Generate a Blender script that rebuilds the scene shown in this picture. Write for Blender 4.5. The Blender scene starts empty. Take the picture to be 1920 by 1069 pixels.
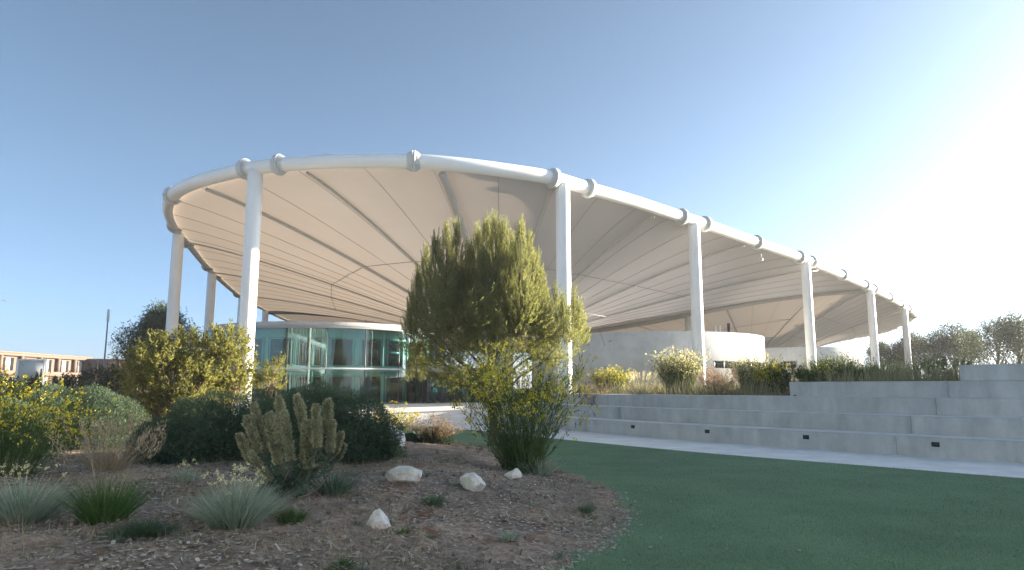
import bpy, bmesh, math, random
import numpy as np
from mathutils import Vector, Matrix, Quaternion
R = math.radians
SC = bpy.context.scene
COL = SC.collection
rng = np.random.default_rng(7)
random.seed(7)

# ------------------------------------------------------------------ camera, sky, sun, exposure
F = 1300.0                                   # focal length in pixels of the 1920 px wide photograph
EYE = 1.62
PITCH = math.atan(192.5 / F)
cam_d = bpy.data.cameras.new("camera")
cam = bpy.data.objects.new("camera", cam_d); COL.objects.link(cam)
cam.location = (0, 0, EYE)
cam.rotation_euler = (math.pi / 2 + PITCH, 0, 0)
cam_d.sensor_width = 36; cam_d.lens = 36 * F / 1920
cam_d.clip_end = 8000; cam_d.clip_start = 0.05
SC.camera = cam

SUN_AZ, SUN_EL = R(72), R(10)               # azimuth measured from the view direction (+Y) towards +X
S = Vector((math.cos(SUN_EL) * math.sin(SUN_AZ), math.cos(SUN_EL) * math.cos(SUN_AZ), math.sin(SUN_EL)))
world = bpy.data.worlds.new("World"); SC.world = world; world.use_nodes = True
nt = world.node_tree; nt.nodes.clear()
wo = nt.nodes.new("ShaderNodeOutputWorld"); bg = nt.nodes.new("ShaderNodeBackground")
sky = nt.nodes.new("ShaderNodeTexSky"); sky.sky_type = 'NISHITA'; sky.sun_disc = False
sky.sun_elevation = SUN_EL; sky.sun_rotation = SUN_AZ
sky.altitude = 300; sky.air_density = .37; sky.dust_density = 2.5; sky.ozone_density = 3.5
bg.inputs[1].default_value = 0.0585
hs = nt.nodes.new('ShaderNodeHueSaturation'); hs.inputs['Saturation'].default_value = .78; hs.inputs['Hue'].default_value = .478      # the camera's muted colour
nt.links.new(sky.outputs[0], hs.inputs['Color']); nt.links.new(hs.outputs[0], bg.inputs[0]); nt.links.new(bg.outputs[0], wo.inputs[0])
sl = bpy.data.lights.new("sun", 'SUN'); so = bpy.data.objects.new("sun", sl); COL.objects.link(so)
sl.energy = 4.7; sl.angle = R(0.5); sl.color = (1.0, 0.87, 0.69)
so.rotation_euler = S.to_track_quat('Z', 'Y').to_euler()
so.location = (60, 40, 40)
SC.view_settings.view_transform = 'Standard'; SC.view_settings.look = 'None'
SC.view_settings.exposure = 2.72; SC.view_settings.gamma = 1.0
HAZE = .0006
SC.cycles.volume_bounces = 0; SC.cycles.max_bounces = 8; SC.cycles.transparent_max_bounces = 12
SC.cycles.diffuse_bounces = 4

# ------------------------------------------------------------------ pixel (of the 1920x1069 photograph) -> real place
def ray(px, py):
    x = (px - 960) / F; y = (534.5 - py) / F
    return np.array((x, math.cos(PITCH) - y * math.sin(PITCH), math.sin(PITCH) + y * math.cos(PITCH)))
def at(px, py, Y):                            # the point seen at a pixel at depth Y
    d = ray(px, py); return d * (Y / d[1]) + np.array((0, 0, EYE))
def on(px, py, z):                            # the point seen at a pixel at height z
    d = ray(px, py); return d * ((z - EYE) / d[2]) + np.array((0, 0, EYE))
def xat(px, py, Y): return at(px, py, Y)[0]
def zat(px, py, Y): return at(px, py, Y)[2]
def project(p):
    p = np.asarray(p, float) - np.array((0, 0, EYE))
    f = p[..., 1] * math.cos(PITCH) + p[..., 2] * math.sin(PITCH)
    u = -p[..., 1] * math.sin(PITCH) + p[..., 2] * math.cos(PITCH)
    return np.stack((960 + F * p[..., 0] / f, 534.5 - F * u / f), -1)

# ------------------------------------------------------------------ objects
def tag(o, label=None, cat=None, group=None, kind=None):
    if label: o["label"] = label
    if cat: o["category"] = cat
    if group: o["group"] = group
    if kind: o["kind"] = kind
    return o
def thing(name, label, cat, loc=(0, 0, 0), rotz=0, group=None):
    o = bpy.data.objects.new(name, None); COL.objects.link(o)
    o.location = loc; o.rotation_euler = (0, 0, rotz); o.empty_display_size = 0.3
    return tag(o, label, cat, group)
def copy_tree(o, parent=None):
    c = o.copy(); COL.objects.link(c)
    if parent: c.parent = parent
    for ch in list(o.children): copy_tree(ch, c)
    return c

class NB:
    """Collects vertex arrays and tri / quad faces; builds ONE mesh object."""
    def __init__(s): s.v = []; s.t = []; s.q = []; s.n = 0
    def add(s, v, tris=None, quads=None):
        v = np.asarray(v, float).reshape(-1, 3)
        if tris is not None and len(tris): s.t.append(np.asarray(tris, np.int64).reshape(-1, 3) + s.n)
        if quads is not None and len(quads): s.q.append(np.asarray(quads, np.int64).reshape(-1, 4) + s.n)
        s.v.append(v); s.n += len(v)
    def build(s, name, mat, parent=None, smooth=False, loc=None):
        me = bpy.data.meshes.new(name)
        v = np.concatenate(s.v) if s.v else np.zeros((0, 3))
        t = np.concatenate(s.t) if s.t else np.zeros((0, 3), np.int64)
        q = np.concatenate(s.q) if s.q else np.zeros((0, 4), np.int64)
        me.vertices.add(len(v)); me.vertices.foreach_set("co", v.astype(np.float32).ravel())
        li = np.concatenate((t.ravel(), q.ravel())).astype(np.int32)
        me.loops.add(len(li)); me.loops.foreach_set("vertex_index", li)
        nf = len(t) + len(q); me.polygons.add(nf)
        tot = np.concatenate((np.full(len(t), 3), np.full(len(q), 4))).astype(np.int32)
        st = np.concatenate(((0,), np.cumsum(tot)[:-1])).astype(np.int32) if nf else np.zeros(0, np.int32)
        me.polygons.foreach_set("loop_start", st)
        if smooth: me.polygons.foreach_set("use_smooth", np.ones(nf, bool))
        me.update(calc_edges=True); me.validate()
        if mat: me.materials.append(mat)
        o = bpy.data.objects.new(name, me); COL.objects.link(o)
        if parent: o.parent = parent
        if loc is not None: o.location = loc
        return o

def nrm(a): return a / np.maximum(np.linalg.norm(a, axis=-1, keepdims=True), 1e-9)
def rdir(n): return nrm(rng.normal(size=(n, 3)))
def perp(d):
    r = rdir(len(d)); return nrm(np.cross(d, r))
def leaves(nb, pos, d, L, W, fold=0.0):
    n = len(pos); L = np.broadcast_to(L, (n,))[:, None]; W = np.broadcast_to(W, (n,))[:, None]
    s = perp(d); up = np.cross(d, s)
    v = np.stack((pos, pos + d * L * .45 + s * W * .5 + up * W * fold, pos + d * L, pos + d * L * .45 - s * W * .5 + up * W * fold), 1)
    nb.add(v.reshape(-1, 3), quads=np.arange(n * 4).reshape(n, 4))
def blades(nb, pos, d, L, W, bend, segs=3, horiz=True):
    """curved tapering ribbons: bend (n,3) is added as L*t^2"""
    n = len(pos); L = np.broadcast_to(L, (n,))[:, None]; W = np.broadcast_to(W, (n,))[:, None]
    if horiz:
        a = rng.uniform(0, 2 * np.pi, n); s = np.stack((np.cos(a), np.sin(a), np.zeros(n)), 1)
    else: s = perp(d)
    rows = []
    for k in range(segs + 1):
        t = k / segs; c = pos + d * L * t + bend * L * t * t
        w = W * .5 * (1 - .85 * t)
        rows += [c - s * w, c + s * w]
    v = np.stack(rows, 1); m = 2 * (segs + 1)
    q = np.array([(2 * k, 2 * k + 1, 2 * k + 3, 2 * k + 2) for k in range(segs)])
    nb.add(v.reshape(-1, 3), quads=(q[None] + (np.arange(n) * m)[:, None, None]).reshape(-1, 4))
def tube(nb, pts, r, sides=8, closed=False, cap=True):
    pts = np.asarray(pts, float); n = len(pts)
    r = np.broadcast_to(r, (n,))
    tg = np.roll(pts, -1, 0) - np.roll(pts, 1, 0) if closed else np.gradient(pts, axis=0)
    tg = nrm(tg)
    ref = np.array((0, 0, 1.)) if abs(tg[:, 2]).max() < .9 else np.array((.31, .95, .05))
    a = nrm(np.cross(tg, ref)); b = np.cross(tg, a)
    th = np.arange(sides) * 2 * np.pi / sides
    v = pts[:, None] + r[:, None, None] * (np.cos(th)[None, :, None] * a[:, None] + np.sin(th)[None, :, None] * b[:, None])
    q = []
    m = n if closed else n - 1
    for i in range(m):
        j = (i + 1) % n
        for k in range(sides):
            l = (k + 1) % sides
            q.append((i * sides + k, i * sides + l, j * sides + l, j * sides + k))
    t = []
    vv = v.reshape(-1, 3)
    if not closed and cap:
        vv = np.concatenate((vv, pts[:1], pts[-1:])); c0, c1 = n * sides, n * sides + 1
        for k in range(sides):
            l = (k + 1) % sides
            t += [(c0, l, k), (c1, (n - 1) * sides + k, (n - 1) * sides + l)]
    nb.add(vv, tris=t, quads=q)
def box(nb, x0, x1, y0, y1, z0, z1, M=None):
    v = np.array([(x, y, z) for x in (x0, x1) for y in (y0, y1) for z in (z0, z1)], float)
    if M is not None: v = (np.asarray(M.to_3x3()) @ v.T).T + np.asarray(M.translation)
    nb.add(v, quads=[(0, 1, 3, 2), (4, 6, 7, 5), (0, 4, 5, 1), (2, 3, 7, 6), (0, 2, 6, 4), (1, 5, 7, 3)])
def spline(P, n, closed=False):
    """Catmull-Rom through P, n samples evenly spaced by length"""
    P = np.asarray(P, float)
    if closed: Q = np.concatenate((P[-1:], P, P[:2]))
    else: Q = np.concatenate((2 * P[:1] - P[1:2], P, 2 * P[-1:] - P[-2:-1]))
    out = []
    for i in range(1, len(Q) - 2):
        for t in np.linspace(0, 1, 40, endpoint=False):
            a, b, c, d = Q[i - 1], Q[i], Q[i + 1], Q[i + 2]
            out.append(.5 * ((2 * b) + (c - a) * t + (2 * a - 5 * b + 4 * c - d) * t * t + (3 * b - a - 3 * c + d) * t ** 3))
    out.append(Q[len(Q) - 2]); out = np.array(out)
    s = np.concatenate(((0,), np.cumsum(np.linalg.norm(np.diff(out, axis=0), axis=1))))
    q = np.linspace(0, s[-1], n + 1)[:-1] if closed else np.linspace(0, s[-1], n)
    return np.stack([np.interp(q, s, out[:, k]) for k in range(out.shape[1])], 1)
def sstep(a, b, x):
    t = np.clip((np.asarray(x, float) - a) / (b - a), 0, 1); return t * t * (3 - 2 * t)
def vnoise(x, y, seed=0):
    """cheap smooth value noise, numpy"""
    xi = np.floor(x).astype(np.int64); yi = np.floor(y).astype(np.int64); fx = x - xi; fy = y - yi
    def h(i, j):
        n = (i * 374761393 + j * 668265263 + seed * 974711) & 0x7fffffff
        n = ((n ^ (n >> 13)) * 1274126177) & 0x7fffffff
        return ((n ^ (n >> 16)) & 0xffff) / 65535.0
    fx = fx * fx * (3 - 2 * fx); fy = fy * fy * (3 - 2 * fy)
    return (h(xi, yi) * (1 - fx) + h(xi + 1, yi) * fx) * (1 - fy) + (h(xi, yi + 1) * (1 - fx) + h(xi + 1, yi + 1) * fx) * fy
def poly_sd(x, y, P):
    """signed distance to a closed polygon, positive inside"""
    P = np.asarray(P, float); ins = np.zeros(x.shape, bool); dm = np.full(x.shape, 1e9)
    for i in range(len(P)):
        a = P[i]; b = P[(i + 1) % len(P)]; e = b - a
        t = np.clip(((x - a[0]) * e[0] + (y - a[1]) * e[1]) / (e @ e), 0, 1)
        dm = np.minimum(dm, np.hypot(x - a[0] - t * e[0], y - a[1] - t * e[1]))
        c = ((a[1] > y) != (b[1] > y)) & (x < (b[0] - a[0]) * (y - a[1]) / (b[1] - a[1] + 1e-12) + a[0])
        ins ^= c
    return np.where(ins, dm, -dm)

# ------------------------------------------------------------------ materials
def newmat(name):
    m = bpy.data.materials.new(name); m.use_nodes = True
    return m, m.node_tree, m.node_tree.nodes["Principled BSDF"]
def N(nt, t, **k):
    n = nt.nodes.new(t)
    for a, b in k.items():
        if a.startswith("i_"): n.inputs[a[2:]].default_value = b
        else: setattr(n, a, b)
    return n
def ramp(nt, fac, stops):
    r = nt.nodes.new("ShaderNodeValToRGB"); e = r.color_ramp.elements
    while len(e) < len(stops): e.new(0.5)
    for el, (p, c) in zip(e, stops): el.position = p; el.color = (*c, 1)
    nt.links.new(fac, r.inputs[0]); return r.outputs[0]
def noise(nt, scale, detail=4, rough=.6, vec=None, stretch=None):
    n = N(nt, "ShaderNodeTexNoise", i_Scale=scale, i_Detail=detail, i_Roughness=rough)
    tc = N(nt, "ShaderNodeTexCoord"); src = tc.outputs["Object"]
    if stretch:
        mp = N(nt, "ShaderNodeMapping"); mp.inputs["Scale"].default_value = stretch
        nt.links.new(src, mp.inputs[0]); src = mp.outputs[0]
    nt.links.new(src, n.inputs["Vector"]); return n.outputs["Fac"]
def mixc(nt, fac, a, b, mode='MIX'):
    m = N(nt, "ShaderNodeMix", data_type='RGBA', blend_type=mode)
    if isinstance(fac, (int, float)): m.inputs[0].default_value = fac
    else: nt.links.new(fac, m.inputs[0])
    for s, v in ((6, a), (7, b)):
        if isinstance(v, tuple): m.inputs[s].default_value = (*v, 1)
        else: nt.links.new(v, m.inputs[s])
    return m.outputs[2]
def bump(nt, bs, h, strength=.3, dist=.02):
    b = N(nt, "ShaderNodeBump", i_Strength=strength, i_Distance=dist)
    nt.links.new(h, b.inputs["Height"]); nt.links.new(b.outputs[0], bs.inputs["Normal"])
def solid(name, c, rough=.6, var=.12, scale=3.0, metal=0.0, bstr=0.0, spec=.4, bscale=None):
    m, nt, bs = newmat(name)
    lo = tuple(x * (1 - var) for x in c); hi = tuple(min(1, x * (1 + var)) for x in c)
    n = noise(nt, scale, 5, .65)
    nt.links.new(ramp(nt, n, [(.3, lo), (.7, hi)]), bs.inputs["Base Color"])
    bs.inputs["Roughness"].default_value = rough; bs.inputs["Metallic"].default_value = metal
    bs.inputs["Specular IOR Level"].default_value = spec
    if bstr: bump(nt, bs, noise(nt, bscale or scale * 8, 4), bstr, .02)
    return m
def leafmat(name, c1, c2, trans=.35, tcol=None, rough=.6, clump=.8):
    m, nt, bs = newmat(name)
    g = N(nt, "ShaderNodeNewGeometry")
    c = ramp(nt, g.outputs["Random Per Island"], [(0, c1), (1, c2)])
    n = noise(nt, clump, 2, .5)
    v = ramp(nt, n, [(.3, (.72, .74, .72)), (.7, (1.15, 1.12, 1.05))])
    c = mixc(nt, 1.0, c, v, 'MULTIPLY')
    nt.links.new(c, bs.inputs["Base Color"]); bs.inputs["Roughness"].default_value = rough
    bs.inputs["Specular IOR Level"].default_value = .25
    tr = N(nt, "ShaderNodeBsdfTranslucent"); mx = N(nt, "ShaderNodeMixShader"); mx.inputs[0].default_value = trans
    tc = mixc(nt, 1.0, c, tcol or (1.5, 1.45, .9), 'MULTIPLY')
    nt.links.new(tc, tr.inputs[0]); nt.links.new(bs.outputs[0], mx.inputs[1]); nt.links.new(tr.outputs[0], mx.inputs[2])
    nt.links.new(mx.outputs[0], nt.nodes["Material Output"].inputs[0])
    return m

M = {}
M['white_paint'] = solid('white_painted_steel', (.80, .81, .81), .38, .03, .6)
M['flange'] = solid('white_flange_steel', (.60, .62, .63), .45, .06, 4)
M['grey_steel'] = solid('grey_steel', (.30, .31, .31), .45, .08, 3)
M['beam'] = solid('beam_steel', (.42, .41, .39), .5, .06, 3)
M['dark_steel'] = solid('dark_steel', (.06, .065, .07), .5, .1, 3)
M['seam'] = solid('seam_line', (.24, .215, .20), .7, .1, 3)
M['black'] = solid('black_metal', (.015, .015, .017), .5, .1, 3)
M['bark'] = solid('bark', (.13, .095, .07), .9, .4, 9, bstr=.6)
M['twig'] = solid('twig', (.16, .12, .085), .9, .35, 12)
M['soil_rock'] = None
def membrane_mat():
    m, nt, bs = newmat('membrane_fabric')
    n = noise(nt, .22, 3, .5)
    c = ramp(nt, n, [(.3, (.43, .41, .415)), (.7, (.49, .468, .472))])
    nt.links.new(c, bs.inputs["Base Color"]); bs.inputs["Roughness"].default_value = .62
    bs.inputs["Specular IOR Level"].default_value = .3
    tr = N(nt, "ShaderNodeBsdfTranslucent"); tr.inputs[0].default_value = (.75, .62, .5, 1)
    mx = N(nt, "ShaderNodeMixShader"); mx.inputs[0].default_value = .13
    nt.links.new(bs.outputs[0], mx.inputs[1]); nt.links.new(tr.outputs[0], mx.inputs[2])
    nt.links.new(mx.outputs[0], nt.nodes["Material Output"].inputs[0]); return m
M['membrane'] = membrane_mat()
def concrete(name, c, streak=.22, scale=1.2):
    m, nt, bs = newmat(name)
    a = noise(nt, scale, 6, .7); s = noise(nt, 1.0, 5, .65, stretch=(2.2, 2.2, .5))
    base = ramp(nt, a, [(.25, tuple(x * .78 for x in c)), (.75, tuple(x * 1.14 for x in c))])
    st = ramp(nt, s, [(.3, (1 - streak,) * 3), (.65, (1.04,) * 3)])
    c2 = mixc(nt, 1.0, base, st, 'MULTIPLY')
    f = noise(nt, 60, 3, .6)
    c3 = mixc(nt, 1.0, c2, ramp(nt, f, [(.35, (.93,) * 3), (.65, (1.04,) * 3)]), 'MULTIPLY')
    nt.links.new(c3, bs.inputs["Base Color"]); bs.inputs["Roughness"].default_value = .85
    bs.inputs["Specular IOR Level"].default_value = .25
    bump(nt, bs, f, .12, .01); return m
M['step'] = concrete('step_concrete', (.455, .465, .455), .22)
M['drum'] = concrete('drum_concrete', (.56, .575, .575), .10, .7)
M['fascia'] = concrete('fascia_concrete', (.45, .455, .46), .06, .7)
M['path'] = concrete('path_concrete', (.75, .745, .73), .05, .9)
def lawn_mat():
    m, nt, bs = newmat('artificial_turf')
    a = noise(nt, .7, 4, .6); b = noise(nt, 38, 5, .8); w = noise(nt, .35, 3, .55, stretch=(1, .25, 1))
    c = ramp(nt, a, [(.3, (.112, .192, .112)), (.7, (.150, .242, .146))])
    c = mixc(nt, 1.0, c, ramp(nt, b, [(.3, (.5, .52, .5)), (.7, (1.45, 1.4, 1.4))]), 'MULTIPLY')
    c = mixc(nt, 1.0, c, ramp(nt, w, [(.35, (.88, .9, .9)), (.65, (1.1, 1.08, 1.05))]), 'MULTIPLY')
    nt.links.new(c, bs.inputs["Base Color"]); bs.inputs["Roughness"].default_value = .9
    bs.inputs["Specular IOR Level"].default_value = .15
    bump(nt, bs, b, .6, .02); return m
M['lawn'] = lawn_mat()
def soil_mat():
    m, nt, bs = newmat('mulch_soil')
    a = noise(nt, .9, 5, .65); b = noise(nt, 14, 6, .75); r = noise(nt, 1.7, 3, .55); g = noise(nt, 1.1, 5, .7, stretch=(1, 1.4, 1))
    c = ramp(nt, b, [(.28, (.125, .094, .075)), (.5, (.275, .215, .172)), (.72, (.46, .385, .315))])
    red = mixc(nt, ramp(nt, r, [(.58, (0, 0, 0)), (.70, (1, 1, 1))]), c, (.19, .085, .05))
    grn = mixc(nt, ramp(nt, g, [(.55, (0, 0, 0)), (.75, (.6, .6, .6))]), red, (.11, .115, .065))
    c = mixc(nt, 1.0, grn, ramp(nt, a, [(.32, (.52, .5, .5)), (.5, (.95, .93, .92)), (.68, (1.35, 1.28, 1.2))]), 'MULTIPLY')
    nt.links.new(c, bs.inputs["Base Color"]); bs.inputs["Roughness"].default_value = .95
    bs.inputs["Specular IOR Level"].default_value = .1
    bump(nt, bs, b, .8, .04); return m
M['soil'] = soil_mat()
def ground_mat():
    m, nt, bs = newmat('dry_ground')
    a = noise(nt, .08, 5, .65); b = noise(nt, 2.5, 6, .75)
    c = ramp(nt, a, [(.35, (.20, .15, .10)), (.65, (.16, .15, .08))])
    c = mixc(nt, 1.0, c, ramp(nt, b, [(.3, (.6, .6, .6)), (.7, (1.3, 1.3, 1.25))]), 'MULTIPLY')
    nt.links.new(c, bs.inputs["Base Color"]); bs.inputs["Roughness"].default_value = .95
    bump(nt, bs, b, .6, .1); return m
M['ground'] = ground_mat()
def rock_mat():
    m, nt, bs = newmat('limestone')
    a = noise(nt, 5, 6, .7); r = noise(nt, 7, 4, .6)
    c = ramp(nt, a, [(.25, (.34, .31, .28)), (.5, (.60, .57, .52)), (.75, (.74, .71, .66))])
    c = mixc(nt, ramp(nt, r, [(.56, (0, 0, 0)), (.7, (.75, .75, .75))]), c, (.38, .20, .14))
    nt.links.new(c, bs.inputs["Base Color"]); bs.inputs["Roughness"].default_value = .85
    bump(nt, bs, noise(nt, 30, 5, .7), .5, .02); return m
M['rock'] = rock_mat()
def glass_mat(name, tint, refl=.12):
    m, nt, bs = newmat(name); nt.nodes.remove(bs)
    tr = N(nt, "ShaderNodeBsdfTransparent"); tr.inputs[0].default_value = (*tint, 1)
    gl = N(nt, "ShaderNodeBsdfGlossy"); gl.inputs["Roughness"].default_value = .015
    gl.inputs[0].default_value = (.75, .95, .92, 1)
    fr = N(nt, "ShaderNodeFresnel", i_IOR=1.5); mt = N(nt, "ShaderNodeMath", operation='ADD'); mt.inputs[1].default_value = refl
    nt.links.new(fr.outputs[0], mt.inputs[0])
    mx = N(nt, "ShaderNodeMixShader"); nt.links.new(mt.outputs[0], mx.inputs[0])
    nt.links.new(tr.outputs[0], mx.inputs[1]); nt.links.new(gl.outputs[0], mx.inputs[2])
    nt.links.new(mx.outputs[0], nt.nodes["Material Output"].inputs[0]); return m
M['glass'] = glass_mat('green_glass', (.46, .84, .77), .06)
M['dark_glass'] = solid('dark_window_glass', (.02, .025, .028), .08, .1, 2, spec=.6)
M['interior'] = solid('interior_plaster', (.70, .76, .73), .8, .05, 2)
M['door_wood'] = solid('door_wood', (.20, .11, .07), .6, .2, 6)
M['cladding'] = None
def cladding_mat(name, c):
    m, nt, bs = newmat(name)
    w = noise(nt, 1.0, 4, .6, stretch=(6, 6, .5)); a = noise(nt, .5, 3)
    cc = ramp(nt, w, [(.3, tuple(x * .8 for x in c)), (.7, tuple(x * 1.15 for x in c))])
    nt.links.new(cc, bs.inputs["Base Color"]); bs.inputs["Roughness"].default_value = .8; return m
M['cladding'] = cladding_mat('timber_cladding', (.135, .088, .064))
M['brown_wall'] = cladding_mat('brown_wall', (.06, .038, .03))
M['curtain'] = solid('curtain', (.34, .31, .28), .9, .05, 3)

# foliage colours
M['pine'] = leafmat('pine_needles', (.115, .145, .066), (.27, .275, .14), .56, clump=.9)
M['far_pine'] = leafmat('far_pine_leaves', (.028, .045, .018), (.060, .085, .032), .25, clump=.35)
M['dark_shrub'] = leafmat('dark_shrub_leaves', (.050, .082, .056), (.105, .150, .095), .2, clump=2.5)
M['lit_bush'] = leafmat('lit_bush_leaves', (.10, .115, .035), (.25, .245, .085), .5, clump=1.6)
M['far_shrub'] = leafmat('far_shrub_leaves', (.022, .036, .016), (.050, .070, .028), .25, clump=.8)
M['broom_stem'] = leafmat('broom_stems', (.055, .095, .035), (.12, .165, .07), .25, clump=2)
M['flower'] = leafmat('yellow_flowers', (.50, .42, .03), (.72, .63, .09), .4, (1.1, 1.05, .6), clump=4)
M['pale_flower'] = leafmat('cream_flowers', (.62, .56, .34), (.80, .74, .52), .45, (1.1, 1.05, .9), clump=4)
M['silver'] = leafmat('silver_leaves', (.21, .27, .21), (.38, .44, .36), .2, (1.1, 1.1, 1), clump=5)
M['euphorbia'] = leafmat('euphorbia_leaves', (.29, .30, .19), (.54, .51, .37), .25, (1.2, 1.1, .9), clump=5)
M['euph_low'] = leafmat('euphorbia_low_leaves', (.07, .12, .085), (.13, .19, .13), .2, clump=5)
M['grass'] = leafmat('grass_blades', (.045, .10, .030), (.10, .17, .055), .3, clump=4)
M['dry_grass'] = leafmat('dry_grass_blades', (.26, .20, .14), (.44, .36, .26), .3, (1.2, 1.1, .9), clump=2)
M['mix_grass'] = leafmat('meadow_grass_blades', (.14, .15, .09), (.34, .31, .21), .35, (1.2, 1.15, .9), clump=.6)
M['dry_twig'] = leafmat('dry_shrub_twigs', (.26, .17, .12), (.48, .35, .25), .25, (1.2, 1.1, .9), clump=3)
M['turf_blade'] = leafmat('turf_blades', (.08, .155, .085), (.18, .28, .165), .2, clump=.7)
M['chip'] = leafmat('mulch_chips', (.13, .10, .08), (.52, .465, .40), .02, (1, 1, 1), rough=.9, clump=1.2)
M['pebble'] = leafmat('pebbles', (.16, .135, .115), (.44, .40, .35), .0, (1, 1, 1), rough=.9, clump=2)

# ------------------------------------------------------------------ the setting: ground, lawn, path, bed
STEP_PTS = np.array([(30, 3.5), (22, 8.0), (16.6, 11.3), (11.45, 15.35), (8.55, 18.6), (5.6, 22.3), (2.77, 26.6), (.6, 31), (-.9, 36)])
SPINE = spline(STEP_PTS, 161)                 # front foot of the lowest step, from the right to the far left
TREAD, RISE = 0.95, 0.45
dS = nrm(np.gradient(SPINE, axis=0)); SN = np.stack((-dS[:, 1], dS[:, 0]), 1)
SN *= np.sign(SN[:, :1] * .7 + SN[:, 1:] * .7)      # towards the back (away from the camera)
SPINE_EXT = np.concatenate((SPINE, [(-1.2, 42), (-1.0, 60)]))
def step_uv(x, y):
    """u: distance behind the lowest step's foot (negative in front), v: index along the spine"""
    shp = x.shape; x = x.ravel(); y = y.ravel()
    best = np.full(x.shape, 1e9); v = np.zeros(x.shape); sg = np.ones(x.shape)
    for i in range(len(SPINE_EXT) - 1):
        a, b = SPINE_EXT[i], SPINE_EXT[i + 1]; e = b - a
        t = ((x - a[0]) * e[0] + (y - a[1]) * e[1]) / (e @ e)
        if i == 0: t = np.minimum(t, 1)
        elif i == len(SPINE_EXT) - 2: t = np.maximum(t, 0)
        else: t = np.clip(t, 0, 1)
        qx = x - a[0] - t * e[0]; qy = y - a[1] - t * e[1]; d = np.hypot(qx, qy)
        m = d < best; best = np.where(m, d, best); v = np.where(m, i + t, v)
        sg = np.where(m, np.sign(qx * -e[1] + qy * e[0]), sg)
    e0 = SN[80]; t0 = dS[80]; flip = np.sign(-t0[1] * e0[0] + t0[0] * e0[1])
    return (best * sg * flip).reshape(shp), v.reshape(shp)
def v_at_px(px, k):                            # spine index where step k's upper front edge is seen at column px
    z = RISE * (k + 1); P = SPINE + SN * (TREAD * k)
    pr = project(np.column_stack((P, np.full(len(P), z))))
    return int(np.argmin(abs(pr[:, 0] - px)))
V4 = v_at_px(1475, 3); V5 = v_at_px(1803, 4)
def path_z(y): return .70 * sstep(29, 40, y)
def ground_z(x, y):
    x = np.asarray(x, float); y = np.asarray(y, float)
    lo = path_z(y) - .06
    u, v = step_uv(x, y)
    z = np.where(u > 2.4, 1.33, lo)
    z = np.where((u > 3.3) & (v < V4), 1.78, z)
    z = np.where((u > 4.3) & (v < V5), 2.23, z)
    rise = np.where(u > 4.6, np.minimum((u - 4.6) * .022, 1.6), 0)
    return np.where(u > 2.4, z + rise, lo)
def gz(x, y): return float(ground_z(np.array([x]), np.array([y]))[0])

def grid_mesh(name, xs, ys, zf, mat, keep=None, smooth=True):
    X, Y = np.meshgrid(xs, ys); Z = zf(X, Y); nx, ny = len(xs), len(ys)
    nb = NB(); idx = np.arange(nx * ny).reshape(ny, nx)
    q = np.stack((idx[:-1, :-1], idx[:-1, 1:], idx[1:, 1:], idx[1:, :-1]), -1).reshape(-1, 4)
    if keep is not None:
        k = keep(X, Y).ravel(); q = q[k[q].any(1)]
    nb.add(np.stack((X, Y, Z), -1).reshape(-1, 3), quads=q)
    return nb.build(name, mat, smooth=smooth)
far = lambda a, s: a + s * np.array([2, 5, 10, 20, 40, 80, 160, 320, 600.])
xs = np.concatenate((far(-9, -1)[::-1], np.arange(-9, 34, .4), far(34, 1)))
ys = np.concatenate((far(2, -1)[::-1], np.arange(2, 46, .4), far(46, 1)))
g = grid_mesh("ground", xs, ys, lambda X, Y: ground_z(X, Y) + np.where((ground_z(X, Y) > 1), .05 * (vnoise(X * .8, Y * .8) - .5), 0), M['ground'])
tag(g, kind='structure')

LAWN_EDGE = spline([(-9.5, 30.3), (-6.5, 31.0), (-4.6, 30.4), (-1.7, 27.6), (1.7, 22.3), (4.75, 18.0), (7.5, 14.9), (9.45, 12.75), (14, 8.6), (24, 1.5)], 60)
def ngon(name, P, z, mat, thick=0.0):
    bm = bmesh.new(); vs = [bm.verts.new((p[0], p[1], z)) for p in P]; f = bm.faces.new(vs)
    if f.normal.z < 0: f.normal_flip()
    bmesh.ops.triangulate(bm, faces=[f])
    if thick:
        for i in range(len(P)):
            a, b = P[i], P[(i + 1) % len(P)]
            bm.faces.new([bm.verts.new((a[0], a[1], z)), bm.verts.new((b[0], b[1], z)), bm.verts.new((b[0], b[1], z - thick)), bm.verts.new((a[0], a[1], z - thick))])
    me = bpy.data.meshes.new(name); bm.to_mesh(me); bm.free(); me.materials.append(mat)
    o = bpy.data.objects.new(name, me); COL.objects.link(o); return o
lawn_poly = np.concatenate((LAWN_EDGE, [(24, -12), (-12, -12), (-12, 20)]))
lawn = ngon("lawn", lawn_poly, .0, M['lawn'], .03); tag(lawn, kind='structure')
path = grid_mesh("path", np.arange(-16, 30.1, .5), np.arange(0, 45.1, .5), lambda X, Y: path_z(Y) - .022, M['path'],
                 keep=lambda X, Y: (step_uv(X, Y)[0] < 1.0) & (X > -14))
tag(path, kind='structure')

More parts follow.
